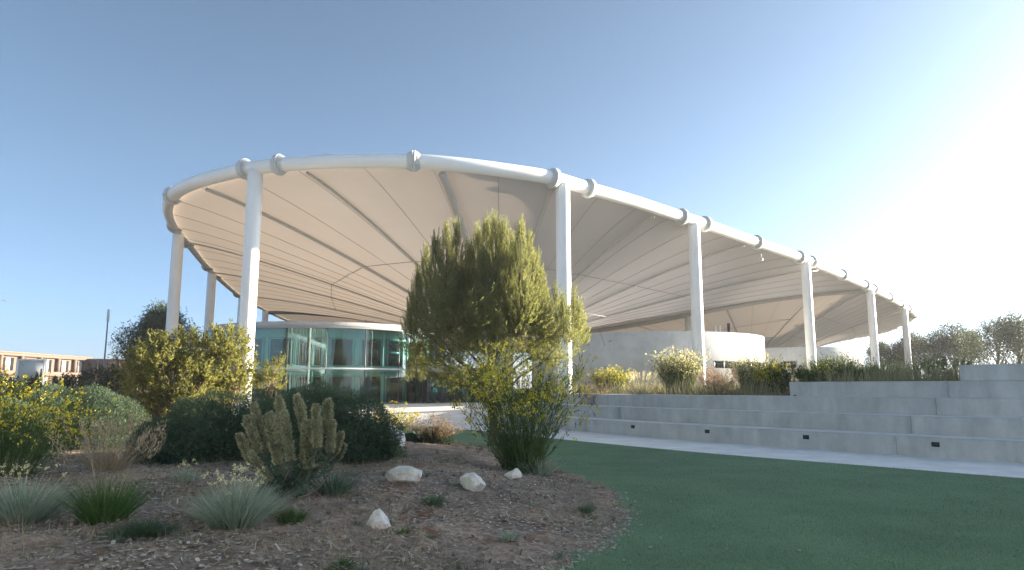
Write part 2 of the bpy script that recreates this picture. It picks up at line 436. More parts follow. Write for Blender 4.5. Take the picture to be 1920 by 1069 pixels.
BED = np.array([(-.2, 5.6), (.0, 6.16), (.62, 6.75), (1.12, 7.6), (1.62, 9.05), (1.84, 11.1), (1.46, 13.3), (1.05, 15.3), (.2, 18.3), (-.96, 20.6), (-3.5, 21.3), (-6, 24), (-10, 27), (-22, 30), (-45, 30),
                (-45, -4), (-9, -4), (-5, -1), (-3, 1.4), (-1.6, 3.4), (-.7, 4.8)])
def bed_z(X, Y):
    d = poly_sd(X, Y, BED) + .25 * (vnoise(X * 2.2, Y * 2.2, 3) - .5)
    h = .42 * sstep(0, 3.2, d) + .06 * sstep(0, .3, d) - .05 + np.where(d < 0, d * .4, 0)
    h = h + .10 * (vnoise(X * .9, Y * .9, 5) - .5) * sstep(.3, 2, d) + 0.05 * (vnoise(X * 4.3, Y * 4.3, 6) - .5) * sstep(0, .6, d) + .03 * (vnoise(X * 13, Y * 13, 8) - .5) * sstep(0, .4, d)
    return h
def bz(x, y): return float(bed_z(np.array([x]), np.array([y]))[0])
bxs = np.concatenate((np.arange(-45, -13, .8), np.arange(-13, 2.5, .085)))
bys = np.concatenate((np.arange(-4, 3.6, .4), np.arange(3.6, 16, .085), np.arange(16, 31, .25)))
bed = grid_mesh("planting_bed", bxs, bys, bed_z, M['soil'], keep=lambda X, Y: poly_sd(X, Y, BED) > -.35)
tag(bed, kind='structure')
def spot(px, py, extra=0.0):
    """the point of the bed seen at a pixel"""
    d = ray(px, py); o = np.array((0, 0, EYE))
    z = .4
    for _ in range(30):
        p = o + d * ((z - EYE) / d[2]); z = .6 * z + .4 * bz(p[0], p[1])
    return np.array((p[0], p[1], bz(p[0], p[1])))

# ------------------------------------------------------------------ concrete seating steps with recessed lamps
st = thing("seating_steps", "long grey concrete seating steps curving along the right edge of the lawn", "steps", (0, 0, 0))
JOINTS = [[1098, 1672], [1158, 1712], [1205, 1744], [1770], []]
step_objs = []
for k in range(5):
    nb = NB()
    i1 = [len(SPINE) - 1 - 3 * k, len(SPINE) - 4 - 3 * k, len(SPINE) - 8 - 3 * k, V4, V5][k]
    z1 = RISE * (k + 1); z0 = -.05 if k == 0 else RISE * k - .06
    a = SPINE + SN * (TREAD * k); b = SPINE + SN * (TREAD * k + TREAD + (.30 if k in (2, 3, 4) else .02))
    cuts = sorted({0, i1, *[v_at_px(p, k) for p in JOINTS[k]]})
    for c0, c1 in zip(cuts[:-1], cuts[1:]):
        A, B = a[c0:c1 + 1].copy(), b[c0:c1 + 1].copy(); n = len(A)
        for arr in (A, B):                      # 8 mm joint
            arr[0] += nrm(arr[1:2] - arr[0:1])[0] * .003; arr[-1] += nrm(arr[-2:-1] - arr[-1:])[0] * .003
        ch = .012; inn = SN[c0:c1 + 1] * ch
        rows = [np.column_stack((A, np.full(n, z0))), np.column_stack((A, np.full(n, z1 - ch))), np.column_stack((A + inn, np.full(n, z1))),
                np.column_stack((B, np.full(n, z1))), np.column_stack((B, np.full(n, z0)))]
        v = np.stack(rows, 1); m = 5
        q = [(i * m + r, i * m + r + 1, (i + 1) * m + r + 1, (i + 1) * m + r) for i in range(n - 1) for r in range(4)]
        e = (n - 1) * m
        nb.add(v.reshape(-1, 3), quads=q + [(0, 1, 3, 4), (e, e + 4, e + 3, e + 1)], tris=[(1, 2, 3), (e + 1, e + 3, e + 2)])
    o = nb.build("step", M['step'], st); step_objs.append(o)
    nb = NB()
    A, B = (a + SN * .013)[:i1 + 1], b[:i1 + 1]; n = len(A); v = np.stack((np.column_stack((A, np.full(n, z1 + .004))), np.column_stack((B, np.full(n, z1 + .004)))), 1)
    nb.add(v.reshape(-1, 3), quads=[(2 * i, 2 * i + 1, 2 * i + 3, 2 * i + 2) for i in range(n - 1)]); nb.build("skylit_tread", M['path'], o)  # paler sheet over each step: sky light on the tops put into its colour
for px in (1190, 1325, 1502, 1742):
    i = v_at_px(px, 0); p = SPINE[i]; t = dS[i]; n = SN[i]
    mt = Matrix(((t[0], n[0], 0, p[0]), (t[1], n[1], 0, p[1]), (0, 0, 1, .29), (0, 0, 0, 1)))
    nb = NB(); box(nb, -.085, .085, -.012, .03, -.055, .055, mt); fr = nb.build("step_light", M['black'], step_objs[0])
    nb = NB(); box(nb, -.06, .06, -.016, -.010, -.032, .032, mt); nb.build("lens", M['dark_glass'], fr)

# ------------------------------------------------------------------ the great canopy
def rimpt(px, py):
    d = ray(px, py); t = 10.64 / (d[2] + .02 * d[1]); return d * t + np.array((0, 0, EYE))
front_px = [(542, 600), (500, 580), (450, 552), (395, 503), (355, 455), (327, 420), (316, 388), (328, 363), (362, 344), (420, 327), (490, 313), (600, 304), (690, 302), (785, 303), (870, 310),
            (950, 320), (1032, 333), (1098, 352), (1190, 378), (1276, 406), (1320, 420), (1420, 455), (1500, 483), (1577, 515), (1630, 539), (1667, 558), (1695, 575), (1713, 590)]
rp = [rimpt(*p) for p in front_px]
def rz(y): return EYE + 10.64 - .02 * y
back = [(54.5, 97), (57, 110), (55, 124), (46, 138), (28, 148), (6, 148), (-14, 138), (-25, 120), (-29.5, 104)]
rp += [np.array((x, y, rz(y))) for x, y in back]
RIM = spline(rp, 520, closed=True)
RPX = project(RIM)
def rim_idx(px, py):
    return int(np.argmin((RPX[:, 0] - px) ** 2 + (RPX[:, 1] - py) ** 2))
canopy = thing("canopy_roof", "huge oval white fabric canopy ringed by a white tube on tall white columns", "canopy", (0, 0, 0))
nb = NB(); tube(nb, RIM, .33, 24, closed=True); rim_o = nb.build("rim_tube", M['white_paint'], canopy, smooth=True)
def flange_mesh():
    nb = NB()
    def ring(r, y0, y1, n=32):
        th = np.arange(n) * 2 * np.pi / n; c = np.stack((np.cos(th), np.zeros(n), np.sin(th)), 1)
        v = np.concatenate((c * .32 + (0, y0, 0), c * r + (0, y0, 0), c * r + (0, y1, 0), c * .32 + (0, y1, 0)))
        q = []
        for a in range(3):
            for i in range(n):
                j = (i + 1) % n; q.append((a * n + i, a * n + j, (a + 1) * n + j, (a + 1) * n + i))
        nb.add(v, quads=q)
    ring(.49, -.085, -.014); ring(.49, .014, .085)
    for i in range(28):
        a = i * 2 * np.pi / 28; c, s = math.cos(a), math.sin(a); tx, tz = -s * .012, c * .012
        for sg in (-1, 1):
            v = []
            for (r, y) in ((.325, .075), (.47, .085), (.47, .13), (.325, .30)):
                v += [(c * r + tx, sg * y, s * r + tz), (c * r - tx, sg * y, s * r - tz)]
            nb.add(v, quads=[(0, 2, 4, 6), (1, 7, 5, 3), (2, 3, 5, 4), (4, 5, 7, 6)])
    return nb
fl = flange_mesh().build("flange", M['flange'], rim_o)
fl_px = [(322, 362), (455, 318), (528, 307), (785, 303), (1032, 332), (1098, 351), (1276, 406), (1320, 419), (1420, 455), (1500, 483), (1521, 491), (1577, 515), (1621, 535), (1638, 543), (1667, 558), (1688, 571), (1702, 580), (1713, 591),
         (322, 428), (352, 452), (390, 498), (406, 514), (447, 549), (462, 561)]
first = True
for p in fl_px:
    i = rim_idx(*p)
    o = fl if first else fl.copy()
    if not first: COL.objects.link(o)
    first = False
    t = Vector(RIM[(i + 1) % 520] - RIM[i - 1]).normalized()
    o.location = Vector(RIM[i]); o.rotation_mode = 'QUATERNION'; o.rotation_quaternion = t.to_track_quat('Y', 'Z')
col_px = [(490, 313), (1055, 340), (1299, 414), (1510, 487), (1630, 539), (1694, 575), (333, 432), (397, 505), (454, 555), (497, 579)]
col_pts = [RIM[rim_idx(*p)] for p in col_px]
ib = rim_idx(1713, 590)
col_pts += [RIM[(ib + d) % 520] for d in (40, 75, 110, 145)]
for p in col_pts:
    nb = NB(); b = gz(p[0], p[1]) - .1
    tube(nb, [(p[0], p[1], b), (p[0], p[1], b + .02), (p[0], p[1], p[2] - .45), (p[0], p[1], p[2] - .1)], [.345, .345, .345, .31], 28)
    nb.build("column", M['white_paint'], canopy, smooth=True)
# ridge beam between the two funnels of the membrane
iL, iR = rim_idx(500, 580), rim_idx(1628, 538)
LP, RP_ = RIM[iL], RIM[iR]
def ridge(t):
    t = np.asarray(t, float); p = LP[None] * (1 - t[:, None]) + RP_[None] * t[:, None]
    p[:, 2] -= .35 + 3.4 * np.sin(np.pi * t) ** 2; return p
nb = NB(); tube(nb, ridge(np.linspace(0.004, .996, 60)), .26, 12); nb.build("ridge_beam", M['grey_steel'], canopy, smooth=True)
def resample(P, n):
    s = np.concatenate(((0,), np.cumsum(np.linalg.norm(np.diff(P, axis=0), axis=1)))); q = np.linspace(0, s[-1], n)
    return np.stack([np.interp(q, s, P[:, k]) for k in range(3)], 1)
arcA = np.array([RIM[i % 520] for i in range(iL, iR + 1)]) if iL < iR else None
arcB = np.array([RIM[i % 520] for i in range(iR, iL + 521)])
def inset(P, c, d=.20, dz=.22):
    e = nrm(np.column_stack((c[:2] - P[:, :2], np.zeros(len(P))))); return P + e * d - np.array((0, 0, dz))
CA = np.array((-.8, 50., 5.0)); CB = np.array((30., 88., 4.6))
cells = []
for arc, c, ts in ((arcA, CA, (1, 0)), (arcB, CB, (0, 1))):
    rg = ridge(np.linspace(ts[0], ts[1], 90)); rg[:, 2] += .15
    b1 = inset(resample(arc, int(len(arc) * 1.0)), c); cells.append((b1, rg, c))
def radial(B, c, s, p=1.22):
    """point at fraction s from the boundary B to the funnel ring"""
    B = np.asarray(B); d = nrm(np.concatenate((B[..., :2] - c[:2], np.zeros(B.shape[:-1] + (1,))), -1))
    E = np.array((c[0], c[1], c[2])) + d * 1.3
    s = np.asarray(s)[..., None]
    out = B * (1 - s) + E * s
    out[..., 2] = (B[..., 2:] - (B[..., 2:] - c[2]) * s ** p)[..., 0]
    return out
mem_objs = []
for b1, rg, c in cells:
    B = np.concatenate((b1, rg[1:-1])); n = len(B); K = 30
    rows = [radial(B, c, np.full(n, s)) for s in np.linspace(0, 1, K)]
    v = np.stack(rows, 0); q = [(k * n + i, k * n + (i + 1) % n, (k + 1) * n + (i + 1) % n, (k + 1) * n + i) for k in range(K - 1) for i in range(n)]
    nb = NB(); nb.add(v.reshape(-1, 3), quads=q)
    mo = nb.build("membrane", M['membrane'], canopy, smooth=True); mem_objs.append(mo)
    nb = NB(); L = 0; last = None
    full = resample(np.concatenate((b1, rg[1:])), 400)
    seglen = np.linalg.norm(full[1] - full[0]); every = max(1, int(round(2.9 / seglen)))
    for i in range(0, 400, every):
        pts = radial(np.repeat(full[i][None], 16, 0), c, np.linspace(0.004, .99, 16)); pts[:, 2] -= .035
        tube(nb, pts, .011, 4, cap=False)
    nb.build("seam", M['seam'], mo)
    nb = NB(); th = np.linspace(0, 2 * np.pi, 25)[:-1]
    tube(nb, np.stack((c[0] + 1.3 * np.cos(th), c[1] + 1.3 * np.sin(th), np.full(24, c[2])), 1), .16, 8, closed=True)
    nb.build("funnel_ring", M['grey_steel'], mo, smooth=True)
    nb = NB(); tube(nb, [(c[0], c[1], gz(c[0], c[1]) - .1), (c[0], c[1], c[2] + .05)], .9, 28); nb.build("funnel_post", M['white_paint'], canopy, smooth=True)
# radial beams and the ring cables tied to them
beamsA = [(380, 338, .10), (565, 306, .075), (822, 305, .19), (1046, 337, .075), (1228, 392, .08), (1398, 448, .08), (1535, 497, .075), (352, 452, .05), (400, 508, .05), (450, 552, .05)]
nodesA = []
b1, rg, c = cells[0]; bpx = project(b1)
for px, py, r in beamsA:
    i = int(np.argmin((bpx[:, 0] - px) ** 2 + (bpx[:, 1] - py) ** 2))
    pts = radial(np.repeat(b1[i][None], 24, 0), c, np.linspace(0, .97, 24)); pts[:, 2] -= .09 + r
    nb = NB(); tube(nb, pts, r, 8); nb.build("radial_beam", M['beam'], canopy, smooth=True)
    if r > .04: nodesA.append((i, pts))
nodesA.sort(key=lambda a: a[0])
b2, rg2, c2 = cells[1]; nodesB = []
for i in np.linspace(0, len(b2) - 1, 12).astype(int)[:-1]:
    pts = radial(np.repeat(b2[i][None], 24, 0), c2, np.linspace(0, .97, 24)); pts[:, 2] -= .2
    nb = NB(); tube(nb, pts, .09, 8); nb.build("radial_beam", M['beam'], canopy, smooth=True); nodesB.append((i, pts))
for t in (.3, .5, .66, .8, .93):
    p0 = ridge(np.array([t]))[0]
    pts = radial(np.repeat(p0[None], 24, 0), c2, np.linspace(0.01, .97, 24)); pts[:, 2] -= .08
    nb = NB(); tube(nb, pts, .12 if t == .8 else .07, 8); nb.build("radial_beam", M['beam'], canopy, smooth=True); nodesB.append((1000 - t * 500, pts))
nodesB.sort(key=lambda a: a[0])
for nodes, ks in ((nodesA, (11, 17)), (nodesB, (8, 14, 19))):
    for k in ks:
        P = np.array([n[1][k] for n in nodes]) - np.array((0, 0, .02)); nb = NB()
        for a, b in zip(P[:-1], P[1:]): tube(nb, [a, (a + b) / 2, b], .02, 5)
        nb.build("ring_cable", M['seam'], canopy)
# inner columns under the ridge
for px, py, Y in ((1290, 600, 69.0), (677, 597, 76.5)):
    x = xat(px, py, Y); t = np.linspace(0, 1, 200); q = ridge(t); zz = float(q[np.argmin(abs(q[:, 0] - x)), 2])
    yy = float(q[np.argmin(abs(q[:, 0] - x)), 1])
    nb = NB(); tube(nb, [(x, yy, gz(x, yy) - .1), (x, yy, zz - .2)], .45, 20); nb.build("column", M['white_paint'], canopy, smooth=True)
# hanging cameras
for px, py, l, name in ((458, 318, 1.0, "small grey dome camera hanging on a rod under the left part of the canopy rim"), (1440, 463, .6, "small white camera hanging under the right part of the canopy rim")):
    i = rim_idx(px, py); p = RIM[i].copy(); p[:2] += nrm((CA - p)[None, :2])[0] * .25
    if px > 1000: p[:2] += nrm((CA - p)[None, :2])[0] * .3
    t = thing("hanging_camera", name, "security camera", tuple(p + np.array((0, 0, -.3))))
    nb = NB(); tube(nb, [(0, 0, 0), (0, 0, -l + .1)], .015, 6); nb.build("rod", M['white_paint'], t)
    nb = NB(); s = np.linspace(-1, 1, 9)
    tube(nb, [(0, 0, -l + .13 * a) for a in s], [.13 * math.sqrt(max(0.02, 1 - a * a)) for a in s], 12)
    nb.build("dome", M['flange'], t, smooth=True)

# ------------------------------------------------------------------ round glass pavilion
def arcgrid(nb, R0, z0, z1, a0, a1, n, thick=0.0, center=(0, 0)):
    th = np.linspace(a0, a1, n + 1)
    def ring(r, z): return np.stack((center[0] + r * np.cos(th), center[1] + r * np.sin(th), np.full(n + 1, z)), 1)
    if not thick:
        v = np.stack((ring(R0, z0), ring(R0, z1)), 1).reshape(-1, 3)
        nb.add(v, quads=[(2 * i, 2 * i + 2, 2 * i + 3, 2 * i + 1) for i in range(n)])
    else:
        v = np.stack((ring(R0, z0), ring(R0, z1), ring(R0 - thick, z1), ring(R0 - thick, z0)), 1).reshape(-1, 3)
        q = [(4 * i + a, 4 * i + 4 + a, 4 * i + 4 + (a + 1) % 4, 4 * i + (a + 1) % 4) for i in range(n) for a in range(4)]
        nb.add(v, quads=q + [(0, 1, 2, 3), (4 * n + 3, 4 * n + 2, 4 * n + 1, 4 * n)])
def disc(nb, r, z, n=72):
    th = np.arange(n) * 2 * np.pi / n; v = np.concatenate(([(0, 0, z)], np.stack((r * np.cos(th), r * np.sin(th), np.full(n, z)), 1)))
    nb.add(v, tris=[(0, 1 + i, 1 + (i + 1) % n) for i in range(n)])
GC = np.array((-12.4, 46.9)); GR = 7.75; GZ0 = .68
gp = thing("glass_pavilion", "round two storey pavilion with green curved glass walls under the canopy", "building", (GC[0], GC[1], 0))
ztop = zat(600, 614, 39.3); zmid = zat(600, 691, 39.3); zroof = zat(600, 602, 39.3)
nP = 22; a_off = math.atan2(at(540, 650, 39.4)[1] - GC[1], at(540, 650, 39.4)[0] - GC[0])
nb = NB(); arcgrid(nb, GR - .25, ztop + .02, zroof, 0, 2 * np.pi, 96, .4); fo = nb.build("fascia", M['fascia'], gp)
nb = NB(); disc(nb, GR - .5, ztop + .06); disc(nb, GR - .5, zroof - .05); nb.build("roof", M['fascia'], gp)
nb = NB(); arcgrid(nb, GR + .06, zmid - .05, zmid + .05, 0, 2 * np.pi, 96, .12); nb.build("transom", M['flange'], gp)
nb = NB(); arcgrid(nb, GR + .04, ztop - .03, ztop + .05, 0, 2 * np.pi, 96, .3); nb.build("head_rail", M['grey_steel'], gp)
nb = NB(); arcgrid(nb, GR - .15, zmid - .17, zmid + .17, 0, 2 * np.pi, 96, 1.35); nb.build("floor_slab", M['interior'], gp)
nb = NB(); disc(nb, GR, GZ0 + .02); nb.build("floor", M['path'], gp)
nb = NB(); arcgrid(nb, GR - 1.5, GZ0, ztop + .05, 0, 2 * np.pi, 88, .2); iw = nb.build("inner_wall", M['interior'], gp)
for k in range(nP):
    a = a_off + k * 2 * np.pi / nP; b = a + 2 * np.pi / nP
    mid = (a + b) / 2
    vis = math.sin(mid) < .45
    for z0, z1 in ((GZ0, zmid - .05), (zmid + .05, ztop - .03)):
        nb = NB(); arcgrid(nb, GR, z0, z1, a + .004, b - .004, 6); nb.build("glass_panel", M['glass'], gp, smooth=True)
    nb = NB(); x, y = GR * math.cos(a), GR * math.sin(a)
    tube(nb, [(x, y, GZ0), (x, y, ztop - .03)], .035, 6); nb.build("mullion", M['dark_steel'], gp)
    if vis:
        nb = NB(); x, y = (GR - .55) * math.cos(mid + .04), (GR - .55) * math.sin(mid + .04)
        if k % 2 == 0:
            tube(nb, [(x, y, GZ0), (x, y, ztop)], .085, 10); nb.build("inner_post", M['white_paint'], gp, smooth=True)
        for z0, z1, w in ((GZ0 + .05, zmid - .45, .30), (zmid + .25, ztop - .55, .27)):
            nb = NB(); arcgrid(nb, GR - 1.42, z0, z1, mid - w * .42, mid + w * .38, 4, .1); wn = nb.build("inner_window", M['dark_glass'], gp)
            nb = NB()
            for aa in (mid - w * .42, mid + w * .38): arcgrid(nb, GR - 1.38, z0, z1, aa - .012, aa + .012, 1, .08)
            arcgrid(nb, GR - 1.38, z1, z1 + .09, mid - w * .42 - .012, mid + w * .38 + .012, 4, .08)
            nb.build("frame", M['fascia'], wn)
# glazed entrance hall running back from the pavilion's right side
p0 = at(800, 740, 42.6); p1 = at(935, 735, 50.0)
ang = math.atan2(p1[1] - p0[1], p1[0] - p0[0]); Lh = float(np.hypot(*(p1 - p0)[:2])) + 1.5
eh = thing("entrance_hall", "low glazed entrance hall behind the pine, beside the round glass pavilion", "building", (p0[0], p0[1], .66), ang)
zt = zat(800, 697, 42.6) - .66
nb = NB(); box(nb, -.3, Lh, -.5, 4.5, zt, zt + .35); nb.build("roof_slab", M['fascia'], eh)
nb = NB(); box(nb, .4, Lh - .3, 3.5, 3.7, 0, zt); nb.build("back_wall", M['interior'], eh)
nx = 7
for k in range(nx):
    x0 = k * Lh / nx
    nb = NB(); box(nb, x0 + .05, x0 + .19, -.07, .07, 0, zt); nb.build("post", M['dark_steel'] if k < 3 else M['grey_steel'], eh)
    nb = NB(); box(nb, x0 + .19, x0 + Lh / nx + .05, -.01, .01, .02, zt); nb.build("glass_panel", M['glass'], eh)
nb = NB(); box(nb, Lh * .45, Lh * .45 + 1.1, 3.40, 3.495, 0, 2.1); nb.build("door", M['door_wood'], eh)

# ------------------------------------------------------------------ white concrete drums
def drum(c, r, z0, z1, label, openings, vents):
    t = thing("concrete_drum", label, "building", (c[0], c[1], 0))
    nb = NB(); arcgrid(nb, r, z0, z1, 0, 2 * np.pi, 128, .3); w = nb.build("wall", M['drum'], t)
    nb = NB(); disc(nb, r - .29, z1 - .35, 96); nb.build("roof", M['fascia'], t)
    for (a0, a1, y0, y1) in openings:
        nb = NB(); arcgrid(nb, r + .015, y0, y1, a0, a1, 24, .1); f = nb.build("window", M['dark_glass'], t)
        nb = NB()
        for a in np.linspace(a0, a1, 9): arcgrid(nb, r + .03, y0, y1, a - .004, a + .004, 1, .1)
        arcgrid(nb, r + .05, y1, y1 + .06, a0 - .01, a1 + .01, 24, .12)
        nb.build("frame", M['grey_steel'], f)
    for (a0, a1, y0, y1) in vents:
        nb = NB(); arcgrid(nb, r + .02, y0, y1, a0, a1, 3, .06); v = nb.build("wall_vent", M['grey_steel'], t)
        nb = NB()
        for q in range(4): arcgrid(nb, r + .032, y0 + (y1 - y0) * (q + .3) / 4, y0 + (y1 - y0) * (q + .6) / 4, a0 + .002, a1 - .002, 3, .03)
        nb.build("louvre", M['fascia'], v)
    return t
DC = np.array((9.75, 51.1)); DR = 8.3
def drum_angle(px, c, r, py=660):
    d = ray(px, py)[:2]; d = d / np.linalg.norm(d); b = d @ c; h = b - math.sqrt(max(0, r * r - (c @ c - b * b))); p = d * h - c
    return math.atan2(p[1], p[0])
d1 = drum(DC, DR, 1.0, zat(1250, 621, 42.9), "large smooth white concrete drum with a dark strip window, right of the pine",
          [(drum_angle(1338, DC, DR), drum_angle(1431, DC, DR), zat(1380, 691, 44.5), zat(1380, 679, 44.5))],
          [(drum_angle(1092, DC, DR), drum_angle(1105, DC, DR), zat(1100, 647, 44.4), zat(1100, 641, 44.4))])
for px, h, nm in ((1343, .75, 0), (1351, .8, 0), (1367, .95, 1)):
    p = at(px, 628, 49.5)
    nb = NB(); z0 = zat(1250, 621, 42.9) - .36
    q = p - np.array((DC[0], DC[1], 0))
    tube(nb, [(q[0], q[1], z0), (q[0], q[1], z0 + .5 + h)], .05 if nm == 0 else .11, 8)
    nb.build("vent_pipe", M['white_paint'] if nm == 0 else M['black'], d1)
D2 = np.array((25.0, 62.0)); D2R = 5.6
drum(D2, D2R, 1.2, zat(1520, 652, 57.5), "smaller pale concrete drum half hidden behind the white drum",
     [(drum_angle(1445, D2, D2R), drum_angle(1492, D2, D2R), zat(1470, 690, 58), zat(1470, 679, 58))], [])

# ------------------------------------------------------------------ far left: timber apartment building, round brown building, board, lamp post
def residence(label, A0, A1, zg, H, storeys, wallm, bay=3.1):
    ab = thing("apartment_building", label, "building", (A0[0], A0[1], 0))
    dirA = nrm((A1 - A0)[None])[0]; La = float(np.linalg.norm(A1 - A0)); nA = np.array((dirA[1], -dirA[0]))
    mtA = Matrix(((dirA[0], nA[0], 0, 0), (dirA[1], nA[1], 0, 0), (0, 0, 1, 0), (0, 0, 0, 1)))
    fl_h = (H - .75 - zg) / storeys
    nb = NB(); box(nb, 0, La, -9, -.6, zg, H - .35, mtA); nb.build("wall", wallm, ab)
    nb = NB(); box(nb, -.3, La + .1, -9.2, .22, H - .34, H - .1, mtA); box(nb, 0, La, -.597, .1, H - .75, H - .343, mtA); nb.build("roof", wallm, ab)
    nbay = int(La / bay); bw = La / nbay
    for f in range(storeys):
        z0 = zg + f * fl_h; zb = z0 + .96 - .2 * (f > 0); zc = z0 + fl_h - .003 if f < storeys - 1 else H - .753
        nb = NB(); box(nb, 0, La, -.595, .05, z0 + .003, zb - .01, mtA); nb.build("balcony", wallm, ab)
        for k in range(nbay):
            nb = NB(); box(nb, k * bw, k * bw + bay * .09, -.59, .09, zb, zc, mtA); nb.build("pier", wallm, ab)
            nb = NB(); box(nb, k * bw + bay * .22, k * bw + bay * .8, -.62, -.54, zb, zc - .3, mtA); w = nb.build("window", M['dark_glass'], ab)
            nb = NB(); box(nb, k * bw + bay * .38, k * bw + bay * .62, -.535, -.5, zb, zc - .32, mtA); nb.build("curtain", M['curtain'], w)
residence("long two storey timber clad residence with recessed balconies on the far left", at(-330, 700, 84)[:2], at(168, 700, 136)[:2], .5, zat(0, 656, 111.), 2, M['cladding'], 4.6)
residence("tall pale rendered residence standing behind the camera, outside the photo", np.array((6., -31.)), np.array((-31., -1.)), -.1, 15.5, 4, solid('bounce_render', (.56, .67, .74), .8, .05, 1))  # added unseen building; its pale bluish walls reflect sun into the shaded foreground
bc = at(222, 700, 142.0); br = 7.4
rb = thing("round_building", "low round brown building behind the lamp post, right of the timber residence", "building", (bc[0], bc[1], 0))
zb_ = zat(222, 673, 135)
nb = NB(); arcgrid(nb, br, .4, zb_ - .3, 0, 2 * np.pi, 64, .3); nb.build("wall", M['brown_wall'], rb)
nb = NB(); arcgrid(nb, br + .2, zb_ - .297, zb_, 0, 2 * np.pi, 64, .4); disc(nb, br, zb_ - .02); nb.build("roof", M['cladding'], rb)
for a in np.linspace(0, 2 * np.pi, 13)[:-1]:
    nb = NB(); arcgrid(nb, br + .06, .4, zb_ - .31, a - .02, a + .02, 1, .1); nb.build("fin", M['cladding'], rb)
Yb = 30.0; c0 = at(30, 700, Yb); c1 = at(84, 700, Yb)
bt_, bb_ = zat(57, 673, Yb), zat(57, 718, Yb)
sb = thing("sign_board", "blank pale grey square board in a white frame among the shrubs at far left", "sign board", (c0[0], Yb, 0), 0)
wB = c1[0] - c0[0]
nb = NB(); box(nb, .09, wB - .06, -.02, .03, bb_ + .10, bt_ - .07); nb.build("panel", solid('board_panel', (.45, .51, .55), .85, .04, 1.5), sb)
nb = NB(); box(nb, 0, .09, -.05, .06, 0.2, bt_); box(nb, wB - .06, wB, -.05, .06, .2, bt_); box(nb, .09, wB - .06, -.05, .06, bt_ - .07, bt_); nb.build("frame", M['white_paint'], sb)
nb = NB(); box(nb, .09, wB - .06, -.05, .06, bb_ - .06, bb_ + .03); nb.build("bottom_rail", M['dark_steel'], sb)
nb = NB(); box(nb, wB - .14, wB - .10, -.09, -.03, bb_ + .25, bb_ + .6); nb.build("handle", M['dark_steel'], sb)
lp0 = at(196, 700, 60.0); zl = zat(204, 580, 60)
lp = thing("lamp_post", "thin dark lamp post with a white tube head against the sky", "lamp post", (xat(204, 580, 60), 60, .5))
hgt = zl - .5
nb = NB(); tube(nb, [(0, 0, 0), (0, 0, hgt - 1.05)], [.085, .055], 10); nb.build("pole", M['grey_steel'], lp, smooth=True)
nb = NB(); tube(nb, [(0, 0, hgt - 1.05), (0, 0, hgt - 1.02), (0, 0, hgt - .03), (0, 0, hgt)], [.09, .11, .11, .08], 14); nb.build("lamp_head", M['white_paint'], lp, smooth=True)

# ------------------------------------------------------------------ plants
def ell(n, shell=.5):
    """points in the unit ball, pushed towards the shell"""
    return rdir(n) * (rng.uniform(0, 1, n) ** (1 / 3 * (1 - shell) + .02 * shell))[:, None] if shell < 1 else rdir(n)
def branchy(nb, base, tips, r0, sag=.15, mid=None):
    for t in tips:
        a = np.asarray(base, float); b = np.asarray(t, float)
        m1 = a * .6 + b * .4 + rng.normal(size=3) * .06 * np.linalg.norm(b - a); m1[2] += sag * np.linalg.norm((b - a)[:2]) * .3
        m2 = a * .25 + b * .75 + rng.normal(size=3) * .05 * np.linalg.norm(b - a)
        tube(nb, spline([a, m1, m2, b], 9), np.linspace(r0, r0 * .25, 9), 5, cap=False)
def mound_shrub(name, label, px, py, w, h, dpt, n=16000, mat='dark_shrub', leaf=.055, group=None, pos=None, lump=.17):
    p = spot(px, py) if pos is None else np.asarray(pos, float)
    t = thing(name, label, "shrub", tuple(p), 0, group)
    n = int(n * 3.0); leaf *= .55
    d = rdir(n); d[:, 2] = abs(d[:, 2]) * 1.15 - .12; d = nrm(d)
    az = np.arctan2(d[:, 1], d[:, 0]); se = rng.integers(1000)
    rr = 1 + lump * 2 * (vnoise(d[:, 0] * 3 + 9, d[:, 1] * 3 + d[:, 2] * 4 + 5, se) - .5) + .09 * (vnoise(d[:, 0] * 9 + 30, d[:, 1] * 9 + d[:, 2] * 9 + 40, se + 1) - .5)
    depth = 1 - np.abs(rng.normal(0, .07, n)) - np.where(rng.random(n) < .25, rng.random(n) * .4, 0)
    pos_ = d * (rr * depth)[:, None] * np.array((w / 2, dpt / 2, h * .92)) + np.array((0, 0, .08 * h))
    dd = nrm(d * .7 + rdir(n) * .8 + np.array((0, 0, .45)))
    nb = NB(); leaves(nb, pos_, dd, leaf * rng.uniform(.7, 1.5, n), leaf * .38, .1)
    m = n // 12; e = rng.integers(0, n, m)
    leaves(nb, pos_[e], nrm(d[e] + rdir(m) * .5 + np.array((0, 0, .5))), leaf * rng.uniform(1.6, 2.6, m), leaf * .3)
    m = n // 7; e = rng.integers(0, n, m); hull = d[e] * (rr[e] * rng.uniform(.70, .90, m))[:, None] * np.array((w / 2, dpt / 2, h * .92)) + np.array((0, 0, .05 * h))
    hull[:, 2] *= rng.uniform(.0, 1, m) ** .35; leaves(nb, hull, nrm(rdir(m) + d[e] * .3), leaf * 2.6, leaf * 1.6, .1)
    nb.build("foliage", M[mat], t)
    nb = NB(); tips = [d[i] * np.array((w / 2, dpt / 2, h)) * .85 for i in range(0, 26)]
    branchy(nb, (0, 0, -.05), tips, .022); nb.build("stem", M['twig'], t)
    return t
